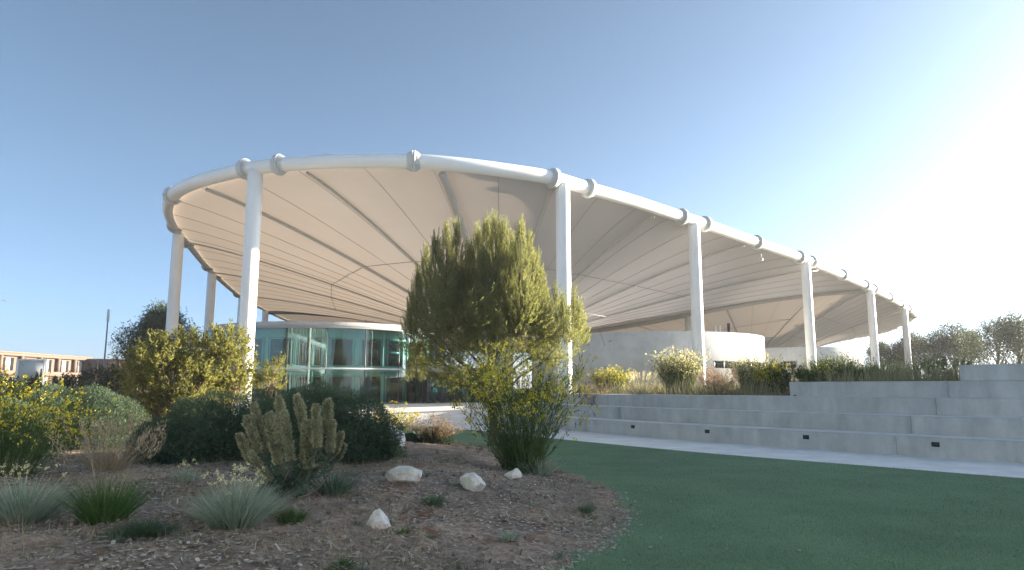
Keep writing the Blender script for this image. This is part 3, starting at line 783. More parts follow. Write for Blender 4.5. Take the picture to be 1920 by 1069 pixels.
def leafy_bush(name, label, pos, clumps, n, mat, leaf, lw=.42, cat="bush", group=None, stemr=.03, up=.6):
    """clumps: (dx, dy, z, rx, rz) around the base"""
    t = thing(name, label, cat, tuple(pos), 0, group)
    nb = NB(); vol = np.array([c[3] ** 2 * c[4] for c in clumps]); share = (vol ** .75 / (vol ** .75).sum() * n).astype(int)
    tw = NB()
    for (dx, dy, z, rx, rz_), k in zip(clumps, share):
        ns = max(6, k // 22)                    # sprigs in this clump
        d = rdir(ns); r = rng.uniform(.25, 1, ns) ** .5
        sp = d * r[:, None] * np.array((rx, rx, rz_)) + np.array((dx, dy, z))
        ax = nrm(d * .6 + np.array((0, 0, up)) + rdir(ns) * .4)
        sl_ = leaf * rng.uniform(2.5, 5, ns)
        kk = 22; tt = np.tile(np.linspace(0, 1, kk), ns)
        P = np.repeat(sp, kk, 0) + np.repeat(ax * sl_[:, None], kk, 0) * tt[:, None]
        D = nrm(np.repeat(ax, kk, 0) * .6 + rdir(ns * kk) * .9)
        leaves(nb, P, D, leaf * rng.uniform(.7, 1.3, ns * kk), leaf * lw, .12)
        c = np.array((dx, dy, z))
        branchy(tw, (dx * .15, dy * .15, 0), [c, c + d[0] * (rx, rx, rz_) * .6, c + d[1] * (rx, rx, rz_) * .6], stemr)
        sub = sp[:: max(1, ns // 10)]
        branchy(tw, c - np.array((0, 0, rz_ * .5)), list(sub), stemr * .4)
    nb.build("foliage", M[mat], t); tw.build("stem", M['twig'], t)
    return t
def broom(name, label, pos, w, h, n, stem_mat='broom_stem', flower='flower', nf=600, sw=.012, fl_size=.035, cat="shrub", group=None, lean=.5, low=.25, spread=.14, wild=.05, k=7):
    """upright thin stems fanning from the base, flowers along their upper part"""
    t = thing(name, label, cat, tuple(pos), 0, group)
    nb = NB(); a = rng.uniform(0, 2 * np.pi, n); rad = rng.uniform(0, 1, n) ** .6
    out = np.stack((np.cos(a), np.sin(a), np.zeros(n)), 1)
    base = out * (rad * w * spread)[:, None]
    d = nrm(out * (rad * lean * w / h)[:, None] + np.array((0, 0, 1)) + rng.normal(0, wild, (n, 3)))
    L = h * rng.uniform(.55, 1.02, n) * (1 - .18 * rad)
    bend = out * (.22 * rad)[:, None] + rng.normal(0, .07, (n, 3)); bend[:, 2] -= .05
    blades(nb, base, d, L, sw, bend, 4)
    # side shoots with narrow leaves
    tt = rng.uniform(low, 1, (n, k)); P = (base[:, None] + d[:, None] * (L[:, None] * tt)[..., None] + bend[:, None] * (L[:, None] * tt * tt)[..., None]).reshape(-1, 3)
    D = nrm(np.repeat(d, k, 0) * .9 + rdir(n * k) * .75)
    blades(nb, P, D, h * rng.uniform(.05, .13, n * k), sw * .8, rng.normal(0, .12, (n * k, 3)), 2)
    leaves(nb, P, D, h * .035 * rng.uniform(.6, 1.4, n * k), sw * 1.6)
    nb.build("stem", M[stem_mat], t)
    if nf:
        i = rng.integers(0, n, nf); tt = 1 - rng.uniform(0, .5, nf) ** 1.6
        P = base[i] + d[i] * (L[i] * tt)[:, None] + bend[i] * (L[i] * tt * tt)[:, None] + rng.normal(0, .025 * h, (nf, 3))
        fb = NB(); kk = 6
        PP = np.repeat(P, kk, 0) + rng.normal(0, fl_size * .55, (nf * kk, 3))
        leaves(fb, PP, rdir(nf * kk), fl_size * rng.uniform(.7, 1.3, nf * kk), fl_size * .8)
        fb.build("flower", M[flower], t)
    return t
def tuft(name, label, pos, w, h, n, mat, bw=.008, droop=.5, seeds=0, cat="grass tuft", seedmat='dry_grass', group=None, seed_h=1.0):
    t = thing(name, label, cat, tuple(pos), 0, group)
    nb = NB(); a = rng.uniform(0, 2 * np.pi, n); rad = rng.uniform(0, 1, n) ** .7
    out = np.stack((np.cos(a), np.sin(a), np.zeros(n)), 1)
    base = out * (rad * w * .25)[:, None]; base[:, 2] = -.02
    d = nrm(out * (rad * .45 * w / h)[:, None] + np.array((0, 0, 1)) + rng.normal(0, .15, (n, 3)))
    bend = rng.normal(0, .12, (n, 3)) + out * (droop * rad)[:, None]; bend[:, 2] = -.25 * droop * rad
    blades(nb, base, d, h * rng.uniform(.5, 1.05, n), bw, bend, 4)
    nb.build("blades", M[mat], t)
    if seeds:
        s = NB(); a = rng.uniform(0, 2 * np.pi, seeds); o = np.stack((np.cos(a), np.sin(a), np.zeros(seeds)), 1)
        d = nrm(o * rng.uniform(.05, .45, seeds)[:, None] + np.array((0, 0, 1))); L = seed_h * rng.uniform(.75, 1.05, seeds); bd = o * .18
        blades(s, o * w * .1, d, L, .006, bd, 5)
        k = 34; tt = 1 - rng.uniform(0, .22, (seeds, k)); P = (o * w * .1)[:, None] + d[:, None] * (L[:, None] * tt)[..., None] + bd[:, None] * (L[:, None] * tt * tt)[..., None]
        P = P.reshape(-1, 3) + rng.normal(0, .012, (seeds * k, 3))
        leaves(s, P, nrm(np.repeat(d, k, 0) + rdir(seeds * k) * .5), .03, .009)
        s.build("seed_head", M[seedmat], t)
    return t

# --- the tall pine on the far side of the bed
PY = 20.0
pb = np.array((xat(922, 780, PY), PY, 0.0)); pb[2] = bz(pb[0], pb[1]) if poly_sd(np.array([pb[0]]), np.array([pb[1]]), BED)[0] > 0 else 0
pine = thing("pine_tree", "tall bushy pine tree with sunlit upright shoots in front of the canopy", "tree", tuple(pb))
cl = [(835, 560, 50, 60, .3), (925, 560, 66, 60, -.2), (965, 590, 62, 62, .5), (870, 600, 85, 60, -.7), (960, 610, 92, 62, -.6), (915, 570, 80, 70, .4), (820, 600, 45, 50, -.2),
      (1048, 615, 38, 45, .1), (1040, 655, 45, 42, -.2), (1000, 640, 60, 45, .5), (830, 640, 62, 52, .2), (850, 695, 62, 32, -.5), (905, 680, 74, 42, -.9), (885, 715, 60, 22, .3), (940, 705, 50, 22, -.3), (820, 668, 50, 34, .5), (868, 712, 60, 22, .1), (915, 722, 44, 18, -.4), (960, 660, 70, 36, .8), (795, 615, 28, 45, .3), (860, 540, 50, 50, .6)]
lobes = [(783, 500, 120, 22), (800, 462, 130, 24), (818, 440, 130, 24), (838, 420, 140, 24), (856, 416, 130, 22), (880, 452, 120, 26), (897, 428, 150, 26), (913, 412, 150, 26), (929, 402, 170, 28), (945, 414, 150, 26), (960, 436, 130, 26), (976, 412, 160, 26), (992, 440, 140, 24), (1006, 470, 130, 22), (1016, 505, 110, 20),
         (1042, 535, 90, 20), (1056, 555, 70, 20), (1076, 542, 90, 20), (1088, 562, 70, 14), (772, 560, 90, 18), (905, 470, 120, 34), (850, 480, 120, 34), (960, 480, 120, 36), (930, 520, 90, 34), (990, 540, 90, 30), (820, 530, 90, 30), (870, 500, 110, 30), (1030, 600, 60, 24), (782, 640, 60, 22), (935, 590, 60, 26), (880, 590, 60, 26)]
nb = NB(); tw = NB(); mpp = PY / F
def shoots(sp, ax, sl_, kk=34):
    ns = len(sp); tt = np.tile(np.linspace(-.25, 1, kk), ns)
    blades(tw, sp - ax * .1, ax, sl_ + .1, .012, np.zeros((ns, 3)), 1)
    P = np.repeat(sp, kk, 0) + np.repeat(ax * sl_[:, None], kk, 0) * tt[:, None]
    D = nrm(np.repeat(ax, kk, 0) * 1.0 + rdir(ns * kk) * (.85 - .5 * np.clip(tt, 0, 1))[:, None])
    leaves(nb, P, D, rng.uniform(.06, .125, ns * kk) * (1 - .35 * np.clip(tt, 0, 1)), .0105)
for tx, ty, ln, rw in lobes:
    dy = rng.uniform(-1.0, 1.0); top = at(tx, ty, PY + dy) - pb; ln *= mpp; rw *= mpp; ns = int(34 + 500 * ln * rw * rw + 24 * ln)
    t = rng.uniform(0.0, 1, ns) ** .8; o = rdir(ns); o[:, 2] = 0; o = nrm(o)
    sp = top + o * (rw * 1.15 * t ** .75 * rng.uniform(.2, 1, ns) ** .5)[:, None]; sp[:, 2] -= t * ln + .22
    ax = nrm(o * (.10 + .35 * t)[:, None] + np.array((0, 0, 1)) + rng.normal(0, .09, (ns, 3)))
    shoots(sp, ax, rng.uniform(.18, .34, ns) * (1 + .5 * (t < .2)))
    tube(tw, [top - np.array((0, 0, ln)), top - np.array((0, 0, .1))], [.02, .006], 5)
tube(tw, spline([(0, 0, -.1), (.05, .02, 1.0), (-.03, .0, 2.2), (.08, 0, 3.6), (.05, 0, 5.2)], 24), np.linspace(.14, .025, 24), 9)
for cx, cy, rx, ry, dy in cl:
    c = at(cx, cy, PY + dy) - pb; rx *= mpp; ry *= mpp
    ns = int(80 + 250 * rx * rx * ry)
    d = rdir(ns); r = rng.uniform(.15, 1.0, ns) ** .42
    sp = c + d * r[:, None] * np.array((rx, min(rx, .95), ry))
    keep = vnoise(sp[:, 0] * 2.4 + 50, sp[:, 2] * 2.4 + sp[:, 1] * 1.7 + 50, 11) > (.30 if cy < 620 else .40)
    sp, d = sp[keep], d[keep]; ns = len(sp)
    topness = np.clip((d[:, 2] + .3), 0, 1)
    ax = nrm(d * np.array((.55, .55, .25)) + np.array((0, 0, 1.0)) + rdir(ns) * .28) if cy < 600 else nrm(d * np.array((1, 1, .3)) + np.array((0, 0, .45)) + rdir(ns) * .4)
    sl_ = rng.uniform(.16, .30, ns) + topness * rng.uniform(0, .24, ns)
    shoots(sp, ax, sl_)
    at_t = np.array((0.04, 0, np.clip(c[2] - abs(c[0]) * .75 - .5, 1.0, 4.8)))
    tips = [c] + [c + d[j] * np.array((rx, rx, ry)) * .7 for j in range(0, min(ns, 40), 9)]
    branchy(tw, at_t, tips[:1], .045); branchy(tw, c * .8 + at_t * .2, tips[1:], .018)
nb.build("needles", M['pine'], pine); tw.build("trunk", M['bark'], pine)

# --- left bushes catching the sun
Yl = 22.0
def clp(px, py, rx, ry, dy, base, Y):
    c = at(px, py, Y + dy) - base; k = Y / F; return (c[0], c[1], c[2], rx * k, ry * k)
bp = np.array((xat(318, 800, Yl), Yl, 0)); bp[2] = bz(bp[0], bp[1])
leafy_bush("sunlit_bush", "broad bush with sunlit yellow green top, below the dark far pine on the left", bp,
           [clp(*a, bp, Yl) for a in ((262, 690, 26, 32, .2), (300, 670, 34, 32, -.3), (335, 668, 34, 28, .4), (278, 735, 34, 40, -.2), (330, 725, 44, 44, .3), (370, 715, 30, 40, -.2), (262, 770, 24, 26, .1), (310, 775, 36, 26, .2), (250, 715, 18, 26, .5), (300, 645, 9, 10, 0), (322, 640, 8, 10, .1), (357, 648, 12, 22, .2), (345, 765, 30, 28, 0))],
           17000, 'lit_bush', .10)
bp = np.array((xat(422, 800, 23.0), 23.0, 0)); bp[2] = bz(bp[0], bp[1])
leafy_bush("sunlit_bush", "taller bush with pale sunlit leaves just left of the near left column", bp,
           [clp(*a, bp, 23.0) for a in ((400, 662, 26, 30, .2), (432, 652, 34, 30, -.2), (448, 680, 24, 32, .3), (420, 705, 44, 36, 0), (380, 690, 18, 34, .4), (440, 730, 34, 26, .2), (400, 750, 34, 34, -.2), (375, 640, 10, 16, .2), (445, 632, 10, 12, 0), (410, 632, 10, 10, .2))],
           15000, 'lit_bush', .095)
bp = np.array((xat(505, 760, 24.0), 24.0, 0)); bp[2] = bz(bp[0], bp[1])
leafy_bush("sunlit_bush", "small sunlit bush at the foot of the near left column, before the green glass", bp,
           [clp(*a, bp, 24.) for a in ((492, 705, 18, 18, .1), (515, 698, 17, 22, 0), (505, 722, 26, 16, .1), (522, 680, 6, 13, 0))], 3600, 'lit_bush', .07)
bp = spot(742, 795); bp = np.array((xat(738, 770, 18), 18., 0)); bp[2] = bz(bp[0], bp[1])
broom("flowering_shrub", "small thin shrub with few yellow flowers in front of the glass entrance", bp, 1.2, .95, 130, nf=260, sw=.012, fl_size=.034, lean=.8)

# --- dark domed shrubs
mound_shrub("domed_shrub", "dark clipped dome shrub behind the spiky euphorbia, left half of the pair", 398, 862, 2.6, 1.0, 2.2, 15000)
mound_shrub("domed_shrub", "largest dark dome shrub, in front of the green glass and behind the euphorbia", 600, 858, 2.6, 1.2, 2.2, 19000)
mound_shrub("domed_shrub", "small dark dome shrub peeping between the two big domes", 500, 815, 1.9, 1.15, 1.5, 9000)
mound_shrub("domed_shrub", "wide low dark shrub behind the yellow flowers at the left edge", 130, 835, 2.9, 1.15, 1.8, 14000)
mound_shrub("domed_shrub", "dark rounded shrub cut by the left picture edge behind the yellow flowers", -10, 850, 2.2, .95, 1.6, 8000)

# --- yellow flowering shrubs
bp = np.array((xat(5, 890, 9.3), 9.3, 0)); bp[2] = bz(bp[0], bp[1])
broom("flowering_shrub", "yellow flowering shrub cut by the left picture edge", bp, 1.5, 1.5, 300, nf=480, sw=.010, fl_size=.035, lean=.7, wild=.14, k=11, spread=.25)
bp = spot(978, 888)
broom("flowering_shrub", "tall loose shrub with yellow flowers on the bed in front of the pine", bp, 1.75, 2.5, 330, nf=620, sw=.011, fl_size=.04, lean=.46, low=.04, spread=.17, wild=.13, k=11)
p2 = bp + np.array((.28, -.12, 0))
tuft("leafy_plant", "low grey green leafy plant at the foot of the tall yellow flowering shrub", p2, .75, .42, 320, 'silver', .02, .3, cat="plant")

# --- spiky euphorbia
bp = spot(540, 932)
eu = thing("euphorbia_plant", "upright plant with thick pale woolly flower spikes before the dark domes", "plant", tuple(bp))
Ye = bp[1]
spikes = [(532, 772, 545, 865, 17), (503, 788, 523, 872, 16), (572, 800, 570, 880, 15), (448, 815, 472, 868, 18), (475, 757, 497, 850, 21), (462, 782, 487, 850, 19), (522, 745, 537, 830, 20), (556, 742, 582, 840, 21), (592, 760, 595, 840, 16), (615, 750, 614, 815, 18), (623, 790, 618, 850, 15), (505, 775, 522, 860, 20), (575, 790, 580, 880, 20), (598, 785, 592, 860, 18), (640, 812, 630, 850, 8), (645, 835, 632, 862, 7), (470, 850, 505, 905, 14)]
sp_nb, st_nb, lo_nb = NB(), NB(), NB()
for (tx, ty, bx_, by, wd) in spikes:
    dy = rng.uniform(-.35, .35); a = at(bx_, by, Ye + dy) - bp; b = at(tx, ty, Ye + dy) - bp; k = Ye / F
    n = int(150 * np.linalg.norm(b - a) / (wd * k * .5)) + 420
    t = rng.uniform(0, 1, n); ax = nrm((b - a)[None])[0]
    o = perp(np.repeat(ax[None], n, 0)); prof = np.clip(np.minimum(1, (1 - t) * 5 + .25), 0, 1) * (1 + .18 * np.sin(t * 19 + rng.uniform(0, 6)))
    rad = wd * k * .5 * prof * .62 * rng.uniform(.4, 1.15, n) ** .6
    P = a + (b - a) * t[:, None] + o * rad[:, None]
    leaves(sp_nb, P, nrm(o * .8 + ax * .7 + rdir(n) * .4), rng.uniform(.022, .05, n), .018, .25)
    base = np.array((rng.normal(0, .14), rng.normal(0, .1), 0)); tube(st_nb, spline([base, (base + a) / 2 + rng.normal(0, .02, 3), a, b], 10), np.linspace(.012, .006, 10), 5)
    m = 170; t = rng.uniform(.1, 1, m); P = base + (a - base) * t[:, None]
    leaves(lo_nb, P, nrm(rdir(m) + np.array((0, 0, .1)) + ax * .3), rng.uniform(.05, .11, m), .012)
sp_nb.build("flower_spike", M['euphorbia'], eu); st_nb.build("stem", M['twig'], eu); lo_nb.build("leaves", M['euph_low'], eu)
bp = spot(625, 925); tuft("leafy_plant", "small dark green plant at the right foot of the spiky euphorbia", bp, .5, .3, 260, 'euph_low', .014, .4, cat="plant")

# --- silver plant, grasses and small plants on the bed
def silver(label, px, py, w, h, n, mat='silver', buds=40):
    p = spot(px, py); t = tuft("silver_plant", label, p, w, h, n, mat, .010, .35, cat="plant")
    if buds:
        nb = NB(); a = rng.uniform(0, 2 * np.pi, buds); rr = rng.uniform(0, .5, buds) * w; d = nrm(np.stack((np.cos(a) * rr * .9, np.sin(a) * rr * .9, np.full(buds, h)), 1))
        L = h * rng.uniform(.95, 1.3, buds); blades(nb, np.zeros((buds, 3)), d, L, .006, d * 0, 2)
        k = 12; P = np.repeat(d * L[:, None], k, 0) + rng.normal(0, .008, (buds * k, 3)); leaves(nb, P, rdir(buds * k), .018, .014)
        nb.build("bud", M['pale_flower'] if mat == 'silver' else M['silver'], t)
    return t
silver("silvery green plant with small pale buds, left of the spiky euphorbia", 440, 985, .78, .44, 1500, buds=46)
silver("grey green feathery plant at the left picture edge below the yellow flowers", 40, 980, .75, .42, 1200, mat='silver', buds=20)
silver("small silver green plant between the grass tuft and the silvery plant", 345, 905, .35, .22, 260, buds=8)
silver("tiny silver green plant left of the dome shrubs", 215, 800, .9, .5, 400, buds=0)
p = spot(196, 978); tuft("grass_tuft", "tall green grass tuft with dry feathery seed heads on the left", p, .62, .44, 900, 'grass', .008, .35, seeds=46, seed_h=.92)
p = spot(205, 880); tuft("dry_grass_tuft", "wispy dry grass with feathery heads behind the green tuft", p, .9, .5, 500, 'dry_grass', .006, .5, seeds=40, seed_h=.75)
p = spot(266, 1003); tuft("low_plant", "low dark spiky mat plant on the mulch, right of the green grass tuft", p, .62, .17, 1500, 'dark_shrub', .009, .7, cat="plant")
p = spot(545, 980); tuft("grass_tuft", "small bright green tuft right of the silvery plant", p, .32, .2, 420, 'grass', .007, .5)
p = spot(812, 945); tuft("low_plant", "small dark green spiky tuft between the white rocks", p, .30, .15, 420, 'euph_low', .007, .6, cat="plant")
p = spot(955, 1012); tuft("leafy_plant", "tiny blue green rosette in the middle front of the mulch", p, .2, .12, 120, 'silver', .016, .5, cat="plant")
p = spot(1098, 960); tuft("leafy_plant", "tiny blue green plant near the right tip of the mulch bed", p, .24, .14, 140, 'euph_low', .016, .5, cat="plant")
p = spot(755, 1000); tuft("leafy_plant", "tiny green seedling right of the pointed white rock", p, .16, .09, 90, 'grass', .012, .5, cat="plant")
p = spot(640, 1060); tuft("leafy_plant", "flat green weed at the bottom edge of the photo", p, .3, .09, 200, 'grass', .014, .8, cat="plant")
p = spot(1012, 880); 
bp = np.array((xat(815, 820, 16.2), 16.2, 0)); bp[2] = bz(bp[0], bp[1])
ds = broom("dry_shrub", "brown dried up shrub by the small lawn patch, left of the tall flowering shrub", bp, 1.1, .8, 150, stem_mat='dry_twig', flower='dry_grass', nf=300, sw=.012, fl_size=.028, lean=.85)
mound_shrub("low_plant", "dark low cushion at the foot of the brown dried shrub", 0, 0, .8, .36, .6, 2200, 'dark_shrub', .04, pos=bp)
mound_shrub("low_plant", "small purplish dark cushion left of the brown dried shrub", 766, 828, .5, .2, .4, 1100, 'dark_shrub', .035)

# --- rocks
def rock(label, px, py, w, h, dpt, seed, peak=0.0, rotz=0):
    p = spot(px, py); bm = bmesh.new(); bmesh.ops.create_icosphere(bm, subdivisions=4, radius=1)
    r = np.random.default_rng(seed); pl = nrm(r.normal(size=(15, 3))); of = r.uniform(.55, .85, 15)
    for v in bm.verts:
        c = np.array(v.co)
        for a, o in zip(pl, of):
            k = c @ a - o
            if k > 0: c = c - a * k
        if peak: c[2] += peak * max(0, 1 - abs(c[0] - .05) * 1.3 - abs(c[1]) * .8)
        n_ = float(vnoise(np.array([c[0] * 5 + 9]), np.array([c[1] * 5 + c[2] * 5 + 9]), seed)[0]); c = c * (1 + .09 * (n_ - .5))
        v.co = c
    co = np.array([v.co for v in bm.verts]); lo, hi = co.min(0), co.max(0)
    for v in bm.verts:
        c = (np.array(v.co) - lo) / (hi - lo); v.co = ((c[0] - .5) * w, (c[1] - .5) * dpt, c[2] * h * 1.25 - h * .25)
    me = bpy.data.meshes.new("rock"); bm.to_mesh(me); bm.free(); me.materials.append(M['rock'])
    for f in me.polygons: f.use_smooth = False
    o = bpy.data.objects.new("rock", me); COL.objects.link(o); o.location = tuple(p); o.rotation_euler = (0, 0, rotz)
    tag(o, label, "rock"); return o
rock("long flat white rock, furthest left of the three rocks in a row", 757, 903, .47, .19, .3, 3)
rock("blocky white rock in the middle of the three rocks in a row", 886, 918, .34, .22, .26, 12)
rock("small pinkish grey rock just before the tall yellow flowering shrub", 961, 898, .29, .16, .22, 21)
rock("pointed white rock standing alone on the front mulch", 710, 988, .26, .18, .2, 8, peak=.55)
rock("pinkish white boulder at the right edge of the largest dome shrub", 731, 836, .66, .5, .5, 31)

# --- planting on the raised bank to the right
def bank(px, Y): x = xat(px, 700, Y); return np.array((x, Y, gz(x, Y)))
def hgt_of(py, px, Y, p): return zat(px, py, Y) - p[2]
specs = [  # px, depth, top py, width px, label, flower, count
    (1144, 29.5, 683, 52, "small round yellow green shrub on the bank left of the white flowers", 'flower', 230),
    (1272, 27.0, 644, 62, "largest round yellow topped shrub on the bank, by the middle column", 'pale_flower', 420),
    (1415, 24.5, 655, 58, "yellow shrub with pale feathery top on the bank before the dark strip window", 'pale_flower', 330),
    (1447, 23.5, 678, 48, "bright yellow low shrub at the right of the pale topped one", 'flower', 300),
    (1527, 23.0, 668, 52, "olive shrub on the bank left of the tall green broom", 'flower', 70)]
for px, Y, ty, wpx, lab, flm, nf in specs:
    Y += 4.5
    p = bank(px, Y); h = hgt_of(ty, px, Y, p); w = wpx * Y / F
    broom("bank_shrub", lab, p, w, h, 700, flower=flm, nf=nf * 2, sw=.02, fl_size=.05, lean=.42, low=.02, spread=.36)
for px, Y, ty, wpx, lab in ((1580, 24.0, 652, 74, "tall dark green broom shrub on the bank beside the small concrete drum"), (1665, 25.0, 672, 60, "green broom shrub on the bank at the foot of a thin column"), (1625, 23.5, 680, 50, "low green broom shrub between two taller ones on the bank")):
    Y += 4; p = bank(px, Y); h = hgt_of(ty, px, Y, p); w = wpx * Y / F
    broom("bank_shrub", lab, p, w, h, 900, nf=14, sw=.02, fl_size=.04, lean=.45, low=.05, spread=.34)
for px, Y, ty, wpx, lab, mt in ((1345, 25.5, 693, 62, "dull brown green shrub on the bank below the drum", 'dry_twig'), (1110, 29.5, 700, 54, "dry brownish shrub at the foot of the white column", 'dry_twig'), (1480, 24., 686, 40, "dark shrub before the dark strip window", 'far_shrub'), (1740, 27, 684, 46, "low olive shrub on the bank right of the last column", 'broom_stem'), (1780, 24, 676, 60, "loose green shrub beside the end of the top step", 'broom_stem')):
    p = bank(px, Y); h = hgt_of(ty, px, Y, p)
    leafy_bush("bank_bush", lab, p, [(0, 0, h * .55, wpx * Y / F * .5, h * .45), (.3, .2, h * .4, wpx * Y / F * .4, h * .35), (-.3, .1, h * .45, wpx * Y / F * .35, h * .35)], 2600, mt, .08, .25, stemr=.015)
p = bank(1203, 28); tuft("pale_flower_plant", "clump of tall whitish flower spires on the bank against the white drum", p, 1.4, .5, 260, 'mix_grass', .012, .3, seeds=70, seed_h=.95, seedmat='pale_flower', cat="flowering plant")
# meadow grass over the bank
n = 34000
xx = rng.uniform(-1, 30, n * 3); yy = rng.uniform(12, 48, n * 3); u, v = step_uv(xx, yy)
ok = (u > np.where(v < V5, 5.1, np.where(v < V4, 4.15, 3.2))) & (u < 16) & (rng.random(n * 3) < np.exp(-np.maximum(u - 4, 0) / 9)) & (vnoise(xx * .9, yy * .9, 44) + .25 * rng.random(n * 3) > .32)
xx, yy = xx[ok][:n], yy[ok][:n]; zz = ground_z(xx, yy); m = len(xx)
nb = NB(); hh = rng.uniform(.25, .75, m) * (.5 + vnoise(xx * .6, yy * .6, 4))
blades(nb, np.stack((xx, yy, zz - .02), 1), nrm(rng.normal(0, .22, (m, 3)) + np.array((0, 0, 1))), hh, .014, rng.normal(0, .2, (m, 3)), 3)
tag(nb.build("meadow_grass", M['mix_grass']), "pale dry and green grass covering the raised bank behind the steps", "grass", kind='stuff')

# --- far trees
def tree(name, label, pos, h, w, trunk_h, n=5200, mat='far_pine', leaf=.30, seed=0, group=None, nclump=16, flat=.55, dense=1.0, link=True):
    r = np.random.default_rng(seed)
    t = thing(name, label, "tree", tuple(pos), r.uniform(0, 6.28), group)
    tw, nb = NB(), NB(); tip = np.array((r.normal(0, .05 * h), r.normal(0, .05 * h), h * .9))
    tr = spline([(0, 0, -.3), tip * .35 + r.normal(0, .02 * h, 3), tip * .7 + r.normal(0, .02 * h, 3), tip], 14); tube(tw, tr, np.linspace(.026 * h, .006 * h, 14), 8)
    for k in range(nclump):
        f = (k + .5) / nclump; s = w * r.uniform(.12, .21); z = trunk_h + (h - s * flat * 1.2 - trunk_h) * (f ** .8)
        env = math.sin(math.pi * min(1, .18 + .82 * f) ** .8) ** .7; a = k * 2.4 + r.uniform(-.5, .5); rad = w * .5 * env * r.uniform(.25, .85)
        c = np.array((math.cos(a) * rad, math.sin(a) * rad, z)) + tip * np.array((.5, .5, 0)) * f
        m = int(n / nclump * dense); d = nrm(r.normal(size=(m, 3))); q = r.uniform(.3, 1, m) ** .5
        P = c + d * q[:, None] * np.array((s, s, s * flat * 1.2)) ; P += (r.normal(size=(m, 3))) * .04 * w
        leaves(nb, P, nrm(d + nrm(r.normal(size=(m, 3))) + np.array((0, 0, .4))), leaf * r.uniform(.6, 1.4, m), leaf * .42)
        b = tr[int(np.clip((z - trunk_h * .3) / h * 13 - 2, 2, 12))]
        tube(tw, spline([b, (b + c) / 2 + (0, 0, -.03 * h), c], 7), np.linspace(.010 * h, .003 * h, 7), 5, cap=False)
    nb.build("crown", M[mat], t); tw.build("trunk", M['bark'], t); return t
def ztop(px, py, Y): return zat(px, py, Y)
x = xat(302, 650, 72); tree("far_pine", "dense dark pine behind the left columns", (x, 72, .6), zat(300, 568, 72) - .6, 9.2, .8, 34000, leaf=.24, seed=5, nclump=40, flat=.9)
right = [(1655, 638, 92, "small pine seen between the two last columns", 4.2), (1688, 640, 90, "pine just left of the last column", 4.6), (1712, 622, 88, "pine directly behind the last column", 5.0), (1752, 622, 84, "short round pine first right of the last column", 6.0),
         (1790, 600, 82, "pine with a pointed top in the tree row on the right", 6.6), (1822, 618, 84, "lower pine between two taller ones in the right tree row", 5.0), (1866, 590, 76, "tallest broad pine in the right tree row", 7.0), (1908, 588, 70, "airy pine at the right picture edge", 6.0)]
for i, (px, ty, Y, lab, w) in enumerate(right):
    x = xat(px, 690, Y); z = gz(x, Y); tree("grove_pine", lab, (x, Y, z), zat(px, ty, Y) - z, w * 1.05, (zat(px, ty, Y) - z) * .34, 6500, leaf=.22, seed=20 + i, group="pines in the row on the right", nclump=15, flat=.7)
# the same grove carries on beyond the right picture edge and shades the lawn and steps
proto = None
for i, (q, D, hh) in enumerate([(-24, 56, 6.4), (-20.5, 53, 6.4), (-17, 52, 6.8), (-13.5, 54, 8.6), (-9.5, 53, 10), (-5.5, 55, 10.2), (-1.5, 53, 10.2), (2.5, 55, 10.2), (6.5, 53, 10.2), (10.5, 55, 10.2), (14.5, 53, 10.2), (19, 55, 10.2), (-18.5, 60, 7.4), (-11.5, 60, 9.6), (-7, 61, 10.2), (-3, 60, 10.2), (1.5, 61, 10.2), (6, 60, 10.2), (24, 55, 10)]):
    s2 = np.array((math.sin(SUN_AZ), math.cos(SUN_AZ))); qd = np.array((s2[1], -s2[0])); p = s2 * D + qd * q; z = gz(p[0], p[1])
    if i < 3: proto = (proto or []) + [tree("grove_pine", "pine of the grove beyond the right picture edge", (p[0], p[1], z), hh, 5.6, .8, 6500, leaf=.30, seed=60 + i, group="pines beyond the right picture edge", nclump=22, flat=.9)]; o = proto[-1]; o["h0"] = hh
    else:
        b = proto[i % 3]; o = copy_tree(b); o.location = (p[0], p[1], z); s = hh / b["h0"]; o.scale = (s, s, s); o.rotation_euler = (0, 0, i * 1.7)
# shrubs in the middle distance on the left, below the timber building
far_sh = [(20, 708, 34, 90, 40, "dim bush below the board at the left edge"), (122, 708, 40, 60, 30, "dark low bush right of the pale board"), (180, 688, 48, 84, 50, "dark bush below the lamp post"), (215, 690, 40, 56, 40, "darkest bush beside the sunlit bush on the left"), (60, 722, 30, 80, 24, "low hedge like bush in front of the board"), (640, 735, 40, 0, 0, "")]
for i, (px, ty, Y, wpx, hpx, lab) in enumerate(far_sh):
    if not wpx: continue
    x = xat(px, 720, Y); z0 = .45; h = zat(px, ty, Y) - z0; w = wpx * Y / F
    leafy_bush("far_bush", lab, (x, Y, z0), [(0, 0, h * .5, w * .4, h * .42), (w * .28, .2, h * .4, w * .3, h * .36), (-w * .28, .1, h * .42, w * .3, h * .38), (.1 * w, -.3, h * .72, w * .22, h * .25)], 4200, 'far_shrub', .13, .5)
# a branch tip of a near tree just enters at the left edge
x = xat(-118, 700, 24); tree("roadside_tree", "pale leafy tree whose edge just enters at the left side", (x, 24, .4), 6.0, 2.9, 1.5, 3500, mat='lit_bush', leaf=.14, seed=91, nclump=14, flat=1.0)

